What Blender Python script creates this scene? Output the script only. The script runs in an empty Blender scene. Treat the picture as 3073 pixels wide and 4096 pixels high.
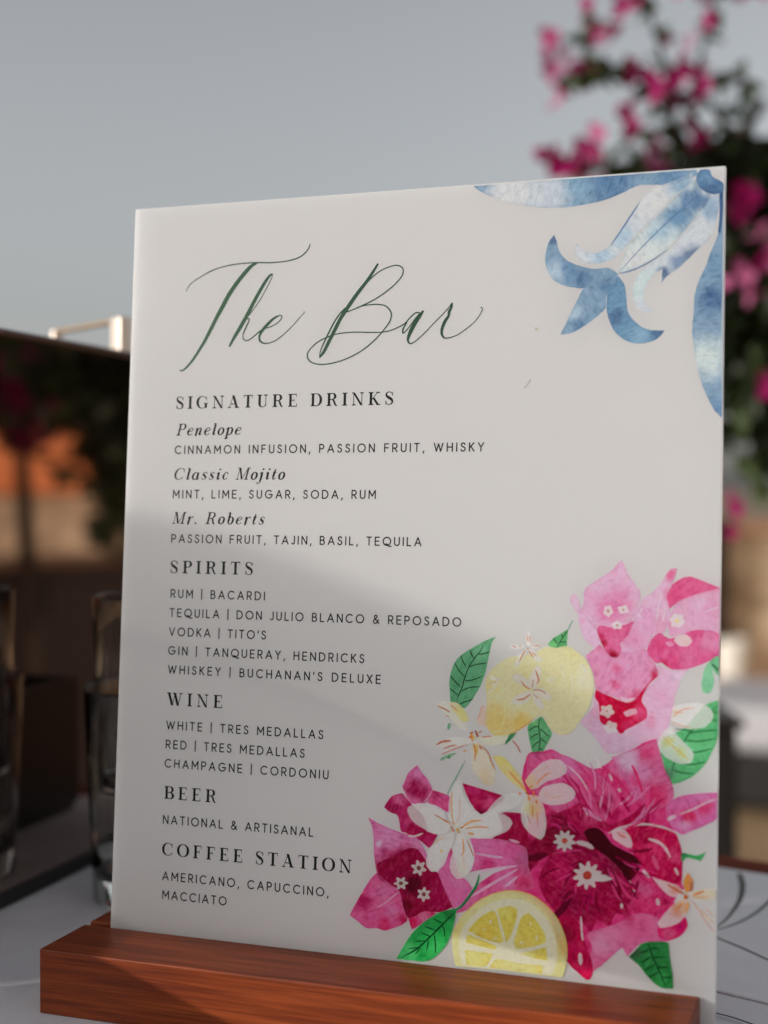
import bpy, bmesh, math, random
from mathutils import Vector, Matrix, noise
from mathutils.geometry import delaunay_2d_cdt
R = math.radians
random.seed(7)
sc = bpy.context.scene
col = sc.collection

# ------------------------------------------------------------------ camera, sky, sun, exposure
TABLE_Z = 1.05                       # bar height table top above the terrace
CAM_Z = TABLE_Z + 0.1825
cam_data = bpy.data.cameras.new('camera')
cam = bpy.data.objects.new('camera', cam_data)
col.objects.link(cam)
cam.location = (0, 0, CAM_Z)
cam.rotation_euler = (R(90 - 0.986), 0, 0)
cam_data.sensor_fit = 'VERTICAL'
cam_data.sensor_height = 36
cam_data.sensor_width = 27
cam_data.lens = 50
cam_data.clip_start = 0.02
cam_data.clip_end = 4000
cam_data.dof.use_dof = True
cam_data.dof.focus_distance = 0.495
cam_data.dof.aperture_fstop = 5.6
cam_data.dof.aperture_blades = 0
sc.camera = cam

SUN_EL, SUN_AZ = 15.0, 250.0         # azimuth clockwise from +Y: behind the camera, to its left
SUN = Vector((math.sin(R(SUN_AZ)) * math.cos(R(SUN_EL)), math.cos(R(SUN_AZ)) * math.cos(R(SUN_EL)), math.sin(R(SUN_EL))))
world = bpy.data.worlds.new('World')
sc.world = world
world.use_nodes = True
wn = world.node_tree.nodes
wl = world.node_tree.links
bg = wn['Background']
sky = wn.new('ShaderNodeTexSky')
sky.sky_type = 'NISHITA'
sky.sun_disc = False
sky.sun_elevation = R(SUN_EL)
sky.sun_rotation = R(SUN_AZ)
sky.air_density = 1.0
sky.dust_density = 2.5
sky.ozone_density = 1.0
hs = wn.new('ShaderNodeHueSaturation')
hs.inputs['Saturation'].default_value = 0.22
wl.new(sky.outputs['Color'], hs.inputs['Color'])
wl.new(hs.outputs['Color'], bg.inputs['Color'])
bg.inputs['Strength'].default_value = 0.15
sun_data = bpy.data.lights.new('sun', 'SUN')
sun_data.energy = 2.75
sun_data.angle = R(0.53)
sun_data.color = (1.0, 0.93, 0.85)
sun = bpy.data.objects.new('sun', sun_data)
col.objects.link(sun)
sun.rotation_euler = SUN.to_track_quat('Z', 'Y').to_euler()
sun.location = SUN * 8 + Vector((0, 0, 1))
sc.view_settings.view_transform = 'Standard'
sc.view_settings.look = 'None'
sc.view_settings.exposure = 0.0
sc.view_settings.gamma = 1.0
sc.render.film_transparent = False
sc.cycles.max_bounces = 10
sc.cycles.transmission_bounces = 8
sc.cycles.use_denoising = True

# ------------------------------------------------------------------ helpers
def link(name, me, m=None, parent=None, loc=None):
    if m is not None:
        me.materials.append(m)
    o = bpy.data.objects.new(name, me)
    col.objects.link(o)
    if parent is not None:
        o.parent = parent
    if loc is not None:
        o.location = loc
    return o

def tag(o, label=None, cat=None, group=None, kind=None):
    if label: o['label'] = label
    if cat: o['category'] = cat
    if group: o['group'] = group
    if kind: o['kind'] = kind
    return o

def empty(name, loc=(0, 0, 0), rz=0.0):
    o = bpy.data.objects.new(name, None)
    o.empty_display_size = 0.05
    col.objects.link(o)
    o.location = loc
    o.rotation_euler = (0, 0, rz)
    return o

def copy_tree(o, parent=None):
    c = o.copy()
    col.objects.link(c)
    c.parent = parent
    for ch in [x for x in bpy.data.objects if x.parent == o]:
        copy_tree(ch, c)
    return c

class MB:
    """collects vertices and faces, links them as one mesh object"""
    def __init__(s):
        s.v = []; s.f = []
    def add(s, vs, fs):
        b = len(s.v)
        s.v += [tuple(v) for v in vs]
        s.f += [tuple(b + i for i in f) for f in fs]
    def box(s, x0, x1, y0, y1, z0, z1, M=None):
        vs = [Vector((x, y, z)) for z in (z0, z1) for y in (y0, y1) for x in (x0, x1)]
        if M is not None: vs = [M @ v for v in vs]
        s.add(vs, [(0, 2, 3, 1), (4, 5, 7, 6), (0, 1, 5, 4), (2, 6, 7, 3), (0, 4, 6, 2), (1, 3, 7, 5)])
    def prism(s, poly, y0, y1, M=None):
        """closed outline in x,z pushed along y"""
        n = len(poly)
        vs = [Vector((x, y0, z)) for x, z in poly] + [Vector((x, y1, z)) for x, z in poly]
        if M is not None: vs = [M @ v for v in vs]
        s.add(vs, [tuple(range(n)), tuple(range(2 * n - 1, n - 1, -1))] + [(i, i + n, (i + 1) % n + n, (i + 1) % n) for i in range(n)])
    def tube(s, pts, rad, n=8):
        pts = [Vector(p) for p in pts]
        if not hasattr(rad, '__len__'): rad = [rad] * len(pts)
        b = len(s.v)
        for i, p in enumerate(pts):
            d = (pts[min(i + 1, len(pts) - 1)] - pts[max(i - 1, 0)]).normalized()
            a = d.cross(Vector((0.31, 0.2, 0.93))).normalized()
            c = d.cross(a)
            for k in range(n):
                t = 2 * math.pi * k / n
                s.v.append(tuple(p + (a * math.cos(t) + c * math.sin(t)) * rad[i]))
        for i in range(len(pts) - 1):
            for k in range(n):
                s.f.append((b + i * n + k, b + i * n + (k + 1) % n, b + (i + 1) * n + (k + 1) % n, b + (i + 1) * n + k))
        s.f.append(tuple(b + k for k in range(n - 1, -1, -1)))
        s.f.append(tuple(b + (len(pts) - 1) * n + k for k in range(n)))
    def lathe(s, prof, n=48):
        """profile of (radius, z), closed into a loop"""
        b = len(s.v); m = len(prof)
        for r, z in prof:
            for k in range(n):
                t = 2 * math.pi * k / n
                s.v.append((r * math.cos(t), r * math.sin(t), z))
        for i in range(m - 1):
            for k in range(n):
                s.f.append((b + i * n + k, b + i * n + (k + 1) % n, b + (i + 1) * n + (k + 1) % n, b + (i + 1) * n + k))
    def build(s, name, m, parent=None, smooth=False, bevel=0.0, loc=None, seg=2):
        me = bpy.data.meshes.new(name)
        me.from_pydata(s.v, [], s.f)
        bm = bmesh.new(); bm.from_mesh(me)
        bmesh.ops.remove_doubles(bm, verts=bm.verts, dist=1e-7)
        bmesh.ops.recalc_face_normals(bm, faces=bm.faces)
        bm.to_mesh(me); bm.free()
        if smooth:
            for p in me.polygons: p.use_smooth = True
        o = link(name, me, m, parent, loc)
        if bevel:
            md = o.modifiers.new('bevel', 'BEVEL'); md.width = bevel; md.segments = seg; md.limit_method = 'ANGLE'; md.angle_limit = R(40)
        return o

def mat(name, base=(0.5, 0.5, 0.5), rough=0.6, metal=0.0, spec=0.5):
    m = bpy.data.materials.new(name)
    m.use_nodes = True
    b = m.node_tree.nodes['Principled BSDF']
    b.inputs['Base Color'].default_value = (*base, 1)
    b.inputs['Roughness'].default_value = rough
    b.inputs['Metallic'].default_value = metal
    b.inputs['Specular IOR Level'].default_value = spec
    return m

def noisy(name, c0, c1, scale, rough=0.7, stretch=(1, 1, 1), bump=0.0, detail=5, spec=0.4, dist=0.0, stops=(0.35, 0.65), coord='Object'):
    """two colours mixed by stretched noise, with a little bump"""
    m = mat(name, c0, rough, 0, spec)
    n = m.node_tree.nodes; l = m.node_tree.links; b = n['Principled BSDF']
    tc = n.new('ShaderNodeTexCoord'); mp = n.new('ShaderNodeMapping'); mp.inputs['Scale'].default_value = stretch
    nz = n.new('ShaderNodeTexNoise'); nz.inputs['Scale'].default_value = scale; nz.inputs['Detail'].default_value = detail
    nz.inputs['Distortion'].default_value = dist
    cr = n.new('ShaderNodeValToRGB')
    cr.color_ramp.elements[0].position = stops[0]; cr.color_ramp.elements[0].color = (*c0, 1)
    cr.color_ramp.elements[1].position = stops[1]; cr.color_ramp.elements[1].color = (*c1, 1)
    l.new(tc.outputs[coord], mp.inputs['Vector']); l.new(mp.outputs['Vector'], nz.inputs['Vector'])
    l.new(nz.outputs['Fac'], cr.inputs['Fac']); l.new(cr.outputs['Color'], b.inputs['Base Color'])
    if bump:
        bp = n.new('ShaderNodeBump'); bp.inputs['Strength'].default_value = bump; bp.inputs['Distance'].default_value = 0.002
        l.new(nz.outputs['Fac'], bp.inputs['Height']); l.new(bp.outputs['Normal'], b.inputs['Normal'])
    return m
# ---- sign artwork and texts: millimetres on the face of the sign, measured from its lower left corner
TITLE=[[[22.43,242.8,0.21],[23.22,244.4,0.32],[25.01,246.16,0.35],[28.63,248.16,0.39],[32.24,249.82,0.49],[35.86,250.9,0.42],[40.2,251.64,0.42],[44.89,251.99,0.42],[50.28,252.0,0.48],[55.64,251.71,0.45],[60.25,251.76,0.44],[64.46,252.25,0.48],[67.59,253.23,0.47],[69.64,254.75,0.47],[70.81,256.31,0.44],[71.09,257.5,0.34]],[[50.82,251.83,0.55],[48.87,251.11,1.17],[47.12,249.71,1.52],[45.04,247.5,1.59],[42.61,244.64,1.63],[39.84,240.79,1.67],[37.45,236.58,1.64],[35.04,232.36,1.47],[32.65,227.8,1.4],[30.58,224.05,1.19],[28.15,220.3,1.05],[25.7,216.88,0.91],[23.56,214.61,0.77],[22.12,213.58,0.63],[21.01,213.51,0.49]],[[56.77,247.4,0.62],[55.79,246.96,0.89],[54.08,244.74,1.17],[51.71,240.9,1.31],[49.35,236.73,1.38],[46.98,232.37,1.45],[44.6,228.34,1.45],[42.72,225.44,1.25],[41.52,223.34,0.97],[40.78,221.94,0.83]],[[56.85,247.24,0.27],[56.53,245.94,0.31],[54.53,242.09,0.34],[51.82,237.61,0.34],[49.08,234.1,0.34],[47.0,231.71,0.34]],[[46.15,230.43,0.35],[47.02,231.38,0.34],[48.15,231.67,0.41],[47.95,230.36,0.48],[46.77,227.93,0.55],[46.01,225.98,0.41],[46.06,224.5,0.41],[47.27,223.63,0.41],[49.04,224.23,0.45],[51.14,225.8,0.51],[52.88,227.04,0.55],[54.63,227.8,0.41],[56.74,228.37,0.38],[58.84,229.28,0.37],[60.39,230.52,0.41],[61.09,231.8,0.41],[60.33,232.32,0.41],[58.06,231.43,0.89],[55.65,229.4,1.16],[53.59,227.18,1.16],[52.58,225.41,0.89],[52.56,223.77,0.75],[53.55,222.76,0.62],[54.99,222.38,0.48],[57.28,222.69,0.41],[60.06,224.0,0.41],[63.5,226.65,0.37],[66.56,229.63,0.34],[68.59,231.82,0.3],[69.67,232.92,0.3],[69.59,233.31,0.27]],[[97.05,248.91,0.75],[95.41,246.35,1.0],[92.94,242.82,1.17],[90.04,239.3,1.34],[87.13,235.36,1.43],[85.47,232.99,1.43],[83.4,229.81,1.35],[81.34,225.81,1.35],[79.28,221.81,1.27],[77.63,218.59,1.1],[76.16,216.8,0.68]],[[76.03,216.81,0.34],[76.52,219.45,0.42],[78.36,223.47,0.59],[80.84,228.28,0.59],[82.92,231.46,0.59],[85.23,233.81,0.59]],[[92.87,242.22,0.38],[95.04,244.34,0.42],[97.97,246.42,0.42],[101.33,247.75,0.41],[104.28,248.16,0.45],[106.2,247.21,0.45],[106.58,245.58,0.45],[105.67,243.61,0.45],[103.2,241.11,0.45],[99.88,238.64,0.46],[95.69,236.2,0.46],[91.46,234.44,0.46],[88.91,233.45,0.42],[86.13,232.55,0.42]],[[89.76,233.91,0.38],[92.31,234.53,0.42],[95.73,234.74,0.42],[98.29,234.59,0.46],[100.43,233.97,0.46],[102.16,232.29,0.5],[102.63,230.45,0.5],[101.85,228.07,0.5],[99.39,224.94,0.46],[96.08,221.63,0.46],[91.9,218.54,0.46],[86.81,216.07,0.46],[81.67,214.6,0.46],[76.89,214.13,0.46],[73.37,214.84,0.47],[71.66,216.33,0.47],[71.43,218.18,0.47],[72.77,220.18,0.42],[74.91,221.96,0.47],[77.5,223.3,0.47],[81.38,224.59,0.42],[85.69,225.16,0.42],[90.0,225.17,0.42],[95.14,224.9,0.42],[99.4,224.82,0.41],[102.77,225.42,0.41],[105.27,226.33,0.41],[107.76,227.64,0.45],[109.39,229.38,0.45],[111.44,231.1,0.49],[112.89,231.12,0.41]],[[108.38,228.01,0.49],[107.17,225.86,0.58],[107.0,224.46,0.57],[107.51,224.36,0.41],[109.06,225.99,0.37],[111.08,228.71,0.37],[113.11,231.03,0.37]],[[114.13,231.5,0.82],[112.93,229.83,1.23],[111.12,227.11,1.47],[109.73,224.36,1.39],[108.95,221.99,0.9],[109.4,220.69,0.57],[110.45,220.53,0.41],[112.5,221.86,0.37],[115.35,224.35,0.37],[118.58,227.61,0.37],[121.41,230.29,0.36],[123.41,232.39,0.4],[124.61,233.92,0.48]],[[124.69,233.92,0.48],[124.44,232.54,0.81],[123.65,230.99,0.97],[123.48,229.6,0.89],[122.29,227.87,1.13],[121.31,225.52,1.05],[121.16,223.54,0.89],[122.01,222.12,0.57],[123.66,221.94,0.44],[126.51,222.75,0.36],[129.32,224.43,0.36],[132.52,226.87,0.32],[134.49,229.35,0.32],[135.46,231.28,0.32],[135.24,231.96,0.28],[134.75,232.02,0.24]]]
TEXT=[
["H","SIGNATURE DRINKS",19.78,199.3,84.38,4.63],
["N","Penelope",20.14,189.53,25.74,4.35],
["S","CINNAMON INFUSION, PASSION FRUIT, WHISKY",19.8,182.64,117.35,3.19],
["N","Classic Mojito",19.65,173.29,43.88,4.31],
["S","MINT, LIME, SUGAR, SODA, RUM",19.64,166.4,79.0,3.31],
["N","Mr. Roberts",19.79,157.19,36.36,4.3],
["S","PASSION FRUIT, TAJIN, BASIL, TEQUILA",19.59,150.18,96.1,3.3],
["H","SPIRITS",19.63,139.19,33.05,4.53],
["S","RUM | BACARDI",20.06,130.15,37.67,3.28],
["S","TEQUILA | DON JULIO BLANCO & REPOSADO",19.86,123.2,110.62,3.28],
["S","VODKA | TITO'S",19.93,116.32,38.69,3.27],
["S","GIN | TANQUERAY, HENDRICKS",19.82,109.49,76.13,3.27],
["S","WHISKEY | BUCHANAN'S DELUXE",19.98,102.64,82.21,3.26],
["H","WINE",20.22,91.38,22.17,4.72],
["S","WHITE | TRES MEDALLAS",20.06,82.57,61.43,3.31],
["S","RED | TRES MEDALLAS",20.1,75.7,54.59,3.31],
["S","CHAMPAGNE | CORDONIU",19.92,68.87,63.93,3.3],
["H","BEER",20.19,57.77,20.89,4.58],
["S","NATIONAL & ARTISANAL",20.01,48.74,58.69,3.29],
["H","COFFEE STATION",20.21,37.58,72.9,4.5],
["S","AMERICANO, CAPUCCINO,",20.48,28.68,64.48,3.27],
["S","MACCIATO",20.73,22.01,25.7,3.26]]
ART=[
["blue_flower_print",[
[0,[131.31,274.3,136.08,274.3,146.99,274.3,160.56,274.3,171.8,274.3,185.6,274.3,197.8,274.3,206.48,274.22,207.16,272.53,199.2,270.03,191.11,270.41,187.71,270.38,182.96,268.43,177.49,266.51,171.96,265.49,164.98,264.77,156.49,265.06,148.59,266.36,142.05,268.23,136.9,270.59,133.56,272.41],[154,184,210],[[144.89,271.11,10.79,[232,235,239],0.95],[157.83,269.13,7.8,[224,232,241],0.8],[178.77,272.55,7.64,[105,145,187],0.8],[198.49,272.83,4.76,[117,159,198],0.7],[133.91,273.32,2.55,[154,184,210],0.8],[167.68,270.55,4.21,[153,193,219],0.6]],0.22,0.22],
[0,[205.16,273.5,199.19,271.06,192.48,269.14,188.81,265.6,184.47,259.66,181.13,254.33,178.44,250.67,175.02,248.78,171.55,249.18,168.74,250.53,167.86,252.33,166.97,251.33,167.23,248.87,168.45,246.71,171.61,245.28,175.77,245.27,180.57,246.74,183.94,250.01,186.61,253.31,192.64,258.45,199.26,265.56,205.86,270.57],[224,232,241],[[194.56,265.2,6.14,[232,235,239],0.9],[201.87,270.18,4.74,[159,196,220],0.8],[175.74,247.0,4.16,[183,214,236],0.7],[183.2,253.51,3.44,[183,214,236],0.7]],0.18,0.22],
[0,[213.84,265.57,211.54,265.39,209.92,263.47,206.04,256.91,201.46,251.74,196.84,247.22,192.18,244.05,188.84,241.47,186.86,237.45,186.59,233.34,188.0,229.84,191.07,228.0,194.1,228.22,192.06,229.33,190.47,231.79,190.3,234.54,191.6,237.91,193.91,240.8,196.24,242.12,195.85,237.01,197.62,239.66,202.24,242.83,206.83,247.34,210.74,250.85,212.66,254.46,214.51,263.83],[224,232,241],[[205.51,246.73,3.02,[92,123,165],0.8],[196.94,240.38,2.37,[92,123,165],0.9],[190.25,237.29,5.45,[219,238,241],0.7],[211.92,261.29,3.34,[147,184,215],0.7],[201.56,244.23,3.03,[99,141,186],0.7]],0.16,0.18],
[0,[206.51,271.21,201.91,267.44,195.96,261.67,189.3,255.21,185.28,251.31,182.65,245.24,181.34,241.31,185.43,241.99,191.5,244.43,196.83,247.9,200.79,251.78,205.38,256.95,209.29,261.47,211.54,265.74,208.55,267.65],[226,237,241],[[200.35,259.32,5.08,[129,171,205],0.95],[205.27,264.81,4.72,[117,157,196],0.85],[194.72,254.19,3.74,[171,206,229],0.7],[207.94,263.6,3.02,[99,137,182],0.7],[186.73,245.71,4.11,[232,235,239],0.8]],0.2,0.28],
[0,[215.35,259.71,214.3,254.36,213.36,251.03,211.45,246.4,210.19,242.41,208.26,238.45,206.68,233.1,206.42,227.7,206.04,221.63,206.93,214.18,208.33,207.4,210.38,201.31,213.06,195.9,215.37,193.19,215.75,193.04],[154,184,210],[[211.96,231.51,4.99,[89,127,174],0.8],[212.16,242.31,5.33,[135,174,207],0.6],[211.22,212.7,6.3,[226,240,241],0.95],[214.52,209.24,3.96,[217,232,241],0.8],[215.0,196.53,3.29,[129,165,203],0.8]],0.24,0.12],
[0,[214.1,265.9,215.27,266.15,215.35,259.71,214.64,252.99,213.86,253.03,214.24,259.78],[87,123,169],[],0.2,0.1],
[0,[207.8,274.05,210.78,273.96,211.93,271.49,215.23,269.34,215.27,266.15,211.54,265.87,208.21,268.01,206.65,271.2],[113,152,192],[[211.19,267.12,2.68,[92,123,165],0.7],[209.82,271.65,2.35,[135,174,207],0.7]],0.16,0.25],
[0,[159.86,255.61,157.93,252.9,156.96,248.03,157.75,243.77,160.15,240.14,164.77,237.82,170.37,236.99,174.51,238.05,179.31,239.54,181.69,241.15,178.56,243.39,173.73,243.29,168.84,244.59,164.61,246.56,161.73,249.88,160.75,253.44],[154,184,210],[[159.52,254.57,2.12,[92,123,165],0.8],[160.45,242.93,3.52,[207,226,241],0.8],[169.61,240.37,3.49,[87,129,173],0.6],[164.67,243.41,3.16,[117,159,198],0.6]],0.18,0.16],
[0,[170.37,236.99,168.34,233.47,165.65,228.02,162.75,221.65,167.15,222.39,172.65,225.65,176.06,228.28,177.75,230.28,178.02,234.42,182.07,238.37,180.66,241.2,175.88,238.67],[154,184,210],[[167.73,228.63,2.79,[201,223,239],0.7],[169.2,224.4,2.78,[105,145,187],0.7],[177.98,237.19,3.11,[105,147,189],0.6]],0.2,0.16],
[0,[181.35,240.82,183.8,237.6,184.55,232.74,185.31,227.9,189.11,223.63,192.51,222.14,197.2,221.83,194.57,219.0,189.87,217.8,185.12,218.64,180.97,221.88,178.85,226.1,177.95,230.27,178.36,235.09,180.7,238.44],[133,174,206],[[181.58,226.68,3.09,[92,123,165],0.7],[195.21,221.02,2.03,[92,123,165],0.6],[188.49,220.24,3.4,[171,206,229],0.6]],0.2,0.18],
[1,[208.55,266.97,202.65,261.91,196.04,256.17,188.72,249.05,182.02,241.82],0.34,[111,147,191]],
[1,[188.48,264.93,184.82,259.29,181.47,254.3,179.12,250.98],0.41,[87,129,178]],
[1,[181.68,241.36,186.11,242.17,191.5,244.43,197.5,248.21],0.41,[99,137,184]]]],
["leaf_print",[
[0,[142.62,120.46,139.0,118.92,135.37,116.85,131.01,114.02,128.48,111.26,127.07,107.66,126.71,104.09,126.94,100.91,127.3,97.92,129.54,97.5,132.16,95.94,133.96,97.72,136.1,101.0,137.51,103.53,138.89,107.11,139.73,110.67,140.38,114.21,141.21,118.12],[119,193,148],[[137.25,115.15,3.24,[144,216,171],0.6],[129.72,105.65,2.9,[104,178,132],0.7],[133.88,101.24,2.16,[114,191,145],0.5]],0.18,0.12],
[1,[138.3,117.48,137.24,115.33,135.1,112.59,133.32,109.69,132.11,106.28,131.09,102.52,129.86,99.64,129.35,97.67],0.36,[31,62,43]],
[1,[133.74,115.72,134.14,114.5,135.17,112.6],0.36,[31,62,43]],
[1,[136.53,114.35,138.36,114.49,140.54,115.28],0.36,[31,62,43]],
[1,[130.65,113.66,131.25,111.73,132.5,110.01],0.36,[31,62,43]],
[1,[133.5,109.88,135.88,110.79,139.71,111.44],0.36,[31,62,43]],
[1,[128.48,111.09,130.02,108.49,131.92,106.63],0.36,[31,62,43]],
[1,[132.14,105.15,135.25,105.72,138.16,107.08],0.36,[31,62,43]],
[1,[127.02,106.77,128.62,104.89,130.89,102.87],0.36,[31,62,43]],
[1,[130.92,101.63,133.84,103.01,137.51,103.46],0.36,[31,62,43]],
[1,[126.9,102.5,128.34,101.33,129.92,100.17],0.36,[31,62,43]],
[1,[130.29,97.18,132.48,98.18,135.22,99.19],0.36,[31,62,43]]]],
["leaf_print",[
[1,[168.62,126.72,167.78,124.96,167.0,123.38],0.35,[99,171,144]],
[0,[167.2,123.91,164.83,122.27,162.03,120.44,160.29,118.46,161.38,117.64,163.51,117.26,166.68,117.66,166.8,120.43],[113,196,133],[[161.71,118.69,1.75,[147,229,153],0.7]],0.16,0.14],
[1,[167.1,123.56,165.38,120.9,163.5,117.71],0.31,[29,59,42]],
[1,[162.38,120.8,162.75,119.77,163.66,118.86],0.32,[29,59,42]],
[1,[165.01,122.1,165.14,120.89],0.31,[29,59,42]],
[1,[164.71,119.32,166.47,119.55],0.31,[29,59,42]]]],
["bougainvillea_print",[
[0,[201.09,139.43,203.97,141.29,206.54,141.84,211.05,140.3,215.75,138.42,215.75,136.87,211.1,136.41,206.32,134.66,202.47,133.26,199.91,131.23,198.88,134.8,200.14,137.77],[241,115,169],[[202.11,136.19,2.6,[238,93,152],0.7],[211.07,138.36,2.25,[241,137,186],0.5]],0.16,0.14],
[0,[200.26,129.28,202.47,133.42,207.91,136.01,215.75,138.32,215.75,123.32,211.25,124.43,206.78,123.95,203.26,122.86,200.36,122.43,199.66,126.0],[241,193,224],[[213.7,132.27,3.85,[241,176,214],0.6],[200.96,125.39,2.27,[241,149,194],0.5],[209.54,133.45,2.58,[241,213,234],0.6]],0.16,0.08],
[0,[202.32,144.36,200.05,143.99,198.46,141.67,196.87,139.01,194.3,136.32,191.7,134.94,190.74,132.94,189.16,128.95,191.17,126.38,195.15,122.91,198.4,123.34,200.59,128.96,199.9,131.88,199.2,135.46,200.77,139.1,201.71,141.73],[241,203,230],[[200.72,142.7,1.95,[241,115,171],0.9],[199.19,136.44,1.96,[241,145,191],0.6],[197.7,126.59,2.61,[241,164,204],0.5]],0.16,0.12],
[0,[192.94,117.92,194.84,121.91,197.1,123.46,200.37,121.78,204.86,123.56,208.05,124.71,212.84,124.8,215.75,123.64,215.75,116.88,213.59,115.47,209.79,113.71,206.61,112.44,203.41,111.75,200.5,112.09,197.89,113.86,195.94,113.78,193.95,115.67],[241,115,173],[[212.57,121.24,3.52,[241,164,205],0.8],[197.15,119.71,2.93,[236,88,149],0.7],[202.41,114.05,2.59,[231,76,139],0.6],[198.53,113.89,1.3,[219,27,95],0.7],[209.03,123.38,1.93,[238,101,160],0.6],[205.93,115.81,2.9,[241,149,196],0.6]],0.2,0.12],
[0,[168.65,135.69,167.5,133.66,168.39,131.34,170.13,128.88,171.31,129.42,170.75,132.4,169.69,134.72],[241,210,234],[],0.1,0.2],
[0,[170.12,129.72,170.8,125.74,171.59,122.76,172.99,120.15,176.39,117.79,178.36,120.01,176.96,123.61,173.88,127.16,172.14,130.11],[241,206,233],[[171.87,126.44,1.34,[241,174,212],0.6]],0.14,0.14],
[0,[194.38,130.74,191.09,131.8,189.16,128.95,186.63,121.96,184.36,119.24,184.74,116.45,188.03,116.75,191.96,117.72,193.57,119.58,194.98,123.23,195.24,127.82],[241,193,225],[[190.47,128.99,1.64,[241,223,241],0.7],[188.62,121.04,2.96,[241,157,200],0.6]],0.16,0.12],
[0,[184.25,146.84,182.61,144.99,180.65,142.96,177.67,140.9,172.68,137.46,172.06,134.78,172.1,132.44,171.13,129.75,173.54,127.15,176.28,123.92,179.31,122.69,185.28,123.56,188.52,127.94,190.41,133.26,190.63,136.23,189.01,138.83,186.64,142.08,185.27,145.04],[241,198,227],[[180.85,130.69,4.98,[241,147,198],0.95],[184.1,135.41,2.98,[241,157,202],0.8],[175.1,134.19,2.34,[241,176,214],0.6],[186.81,131.52,2.31,[241,149,196],0.6],[181.63,143.97,2.0,[241,181,215],0.5]],0.17,0.14],
[0,[176.62,123.93,177.68,120.65,179.75,116.43,181.44,114.84,183.76,115.26,184.72,117.28,184.35,119.57,186.63,121.96,188.86,127.29,185.25,125.53,181.28,124.74,177.93,125.3],[241,123,176],[[178.7,119.69,1.5,[205,15,74],0.9],[182.09,115.86,1.98,[183,10,58],0.95],[182.68,120.83,1.99,[241,137,188],0.6],[177.65,122.31,1.33,[219,47,113],0.9]],0.18,0.12],
[0,[176.3,103.39,175.39,98.07,171.44,93.56,173.83,91.38,176.89,88.59,179.28,85.12,180.96,83.91,185.91,84.55,190.8,86.47,195.67,87.74,198.87,90.2,200.74,95.16,201.65,99.42,202.23,103.66,204.41,109.27,206.3,112.27,200.18,111.84,196.6,113.16,196.33,108.91,193.77,106.19,191.53,102.81,185.64,101.22],[241,203,230],[[197.4,102.78,3.57,[241,186,220],0.6],[202.78,110.82,1.94,[241,220,240],0.8],[176.75,96.82,1.99,[241,174,210],0.6],[185.86,87.48,3.93,[241,213,236],0.6],[194.27,94.48,2.28,[241,162,203],0.7]],0.15,0.12],
[0,[176.39,117.95,173.08,115.17,174.13,112.89,175.87,108.99,176.61,104.73,179.65,102.9,182.31,102.37,185.65,100.89,188.94,101.05,192.18,103.5,194.08,106.85,196.81,109.91,195.95,113.13,194.29,115.02,192.61,118.07,188.69,117.1,184.73,116.78,183.43,115.09,181.1,115.32,178.73,118.04,177.71,119.0],[241,169,209],[[183.49,111.3,1.49,[241,125,175],0.8],[182.91,106.34,1.65,[238,106,163],0.8],[178.83,111.76,1.99,[241,162,203],0.5],[195.67,109.53,1.79,[214,27,93],0.95],[189.39,113.85,2.95,[241,181,217],0.7],[189.58,102.07,2.62,[226,76,139],0.7],[178.07,117.35,1.33,[241,125,175],0.6]],0.22,0.13],
[0,[176.62,104.4,176.32,102.07,177.7,99.5,178.13,94.26,179.81,93.03,183.14,92.56,184.49,90.67,185.81,90.75,186.45,91.77,189.71,93.58,193.27,96.06,193.23,98.66,191.55,101.51,193.44,106.5,196.32,109.56,194.71,108.51,191.51,104.45,189.58,101.74,185.65,100.89,181.65,102.33,178.98,103.19],[224,23,88],[[190.97,96.91,2.61,[241,106,161],0.9],[182.38,98.43,2.64,[209,10,69],0.8],[186.97,100.63,2.3,[202,10,63],0.8],[187.08,93.44,1.64,[234,76,139],0.7]],0.16,0.1],
[0,[184.63,102.48,186.95,102.1,189.57,102.39,188.93,101.38,186.97,100.63,184.98,101.18],[241,218,232],[],0.1,0.0],
[0,[181.83,129.65,181.66,129.27,181.36,129.03,181.11,128.82,180.94,128.53,180.73,128.17,180.42,127.97,180.08,128.06,179.8,128.33,179.56,128.56,179.28,128.67,178.94,128.81,178.69,129.11,178.65,129.54,178.78,129.95,178.88,130.3,178.88,130.67,178.88,131.1,179.04,131.49,179.36,131.67,179.72,131.65,180.01,131.64,180.3,131.75,180.64,131.88,180.98,131.82,181.22,131.5,181.31,131.08,181.39,130.72,181.57,130.43,181.78,130.07],[241,241,241],[],0.06,0.05],
[0,[180.53,130.02,180.43,129.72,180.2,129.6,179.96,129.71,179.86,130.0,179.95,130.29,180.19,130.42,180.42,130.3],[183,134,78],[],0.1,0.0],
[0,[186.92,129.94,186.53,129.66,186.03,129.57,185.61,129.52,185.23,129.36,184.75,129.19,184.24,129.23,183.9,129.53,183.8,129.94,183.74,130.27,183.55,130.57,183.35,130.95,183.41,131.36,183.8,131.63,184.31,131.72,184.73,131.77,185.11,131.93,185.59,132.1,186.1,132.06,186.44,131.76,186.54,131.35,186.59,131.02,186.78,130.72,186.98,130.35],[241,241,241],[],0.06,0.05],
[0,[185.53,130.66,185.43,130.45,185.17,130.36,184.92,130.44,184.81,130.64,184.91,130.84,185.17,130.93,185.42,130.86],[195,146,111],[],0.1,0.0],
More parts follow.
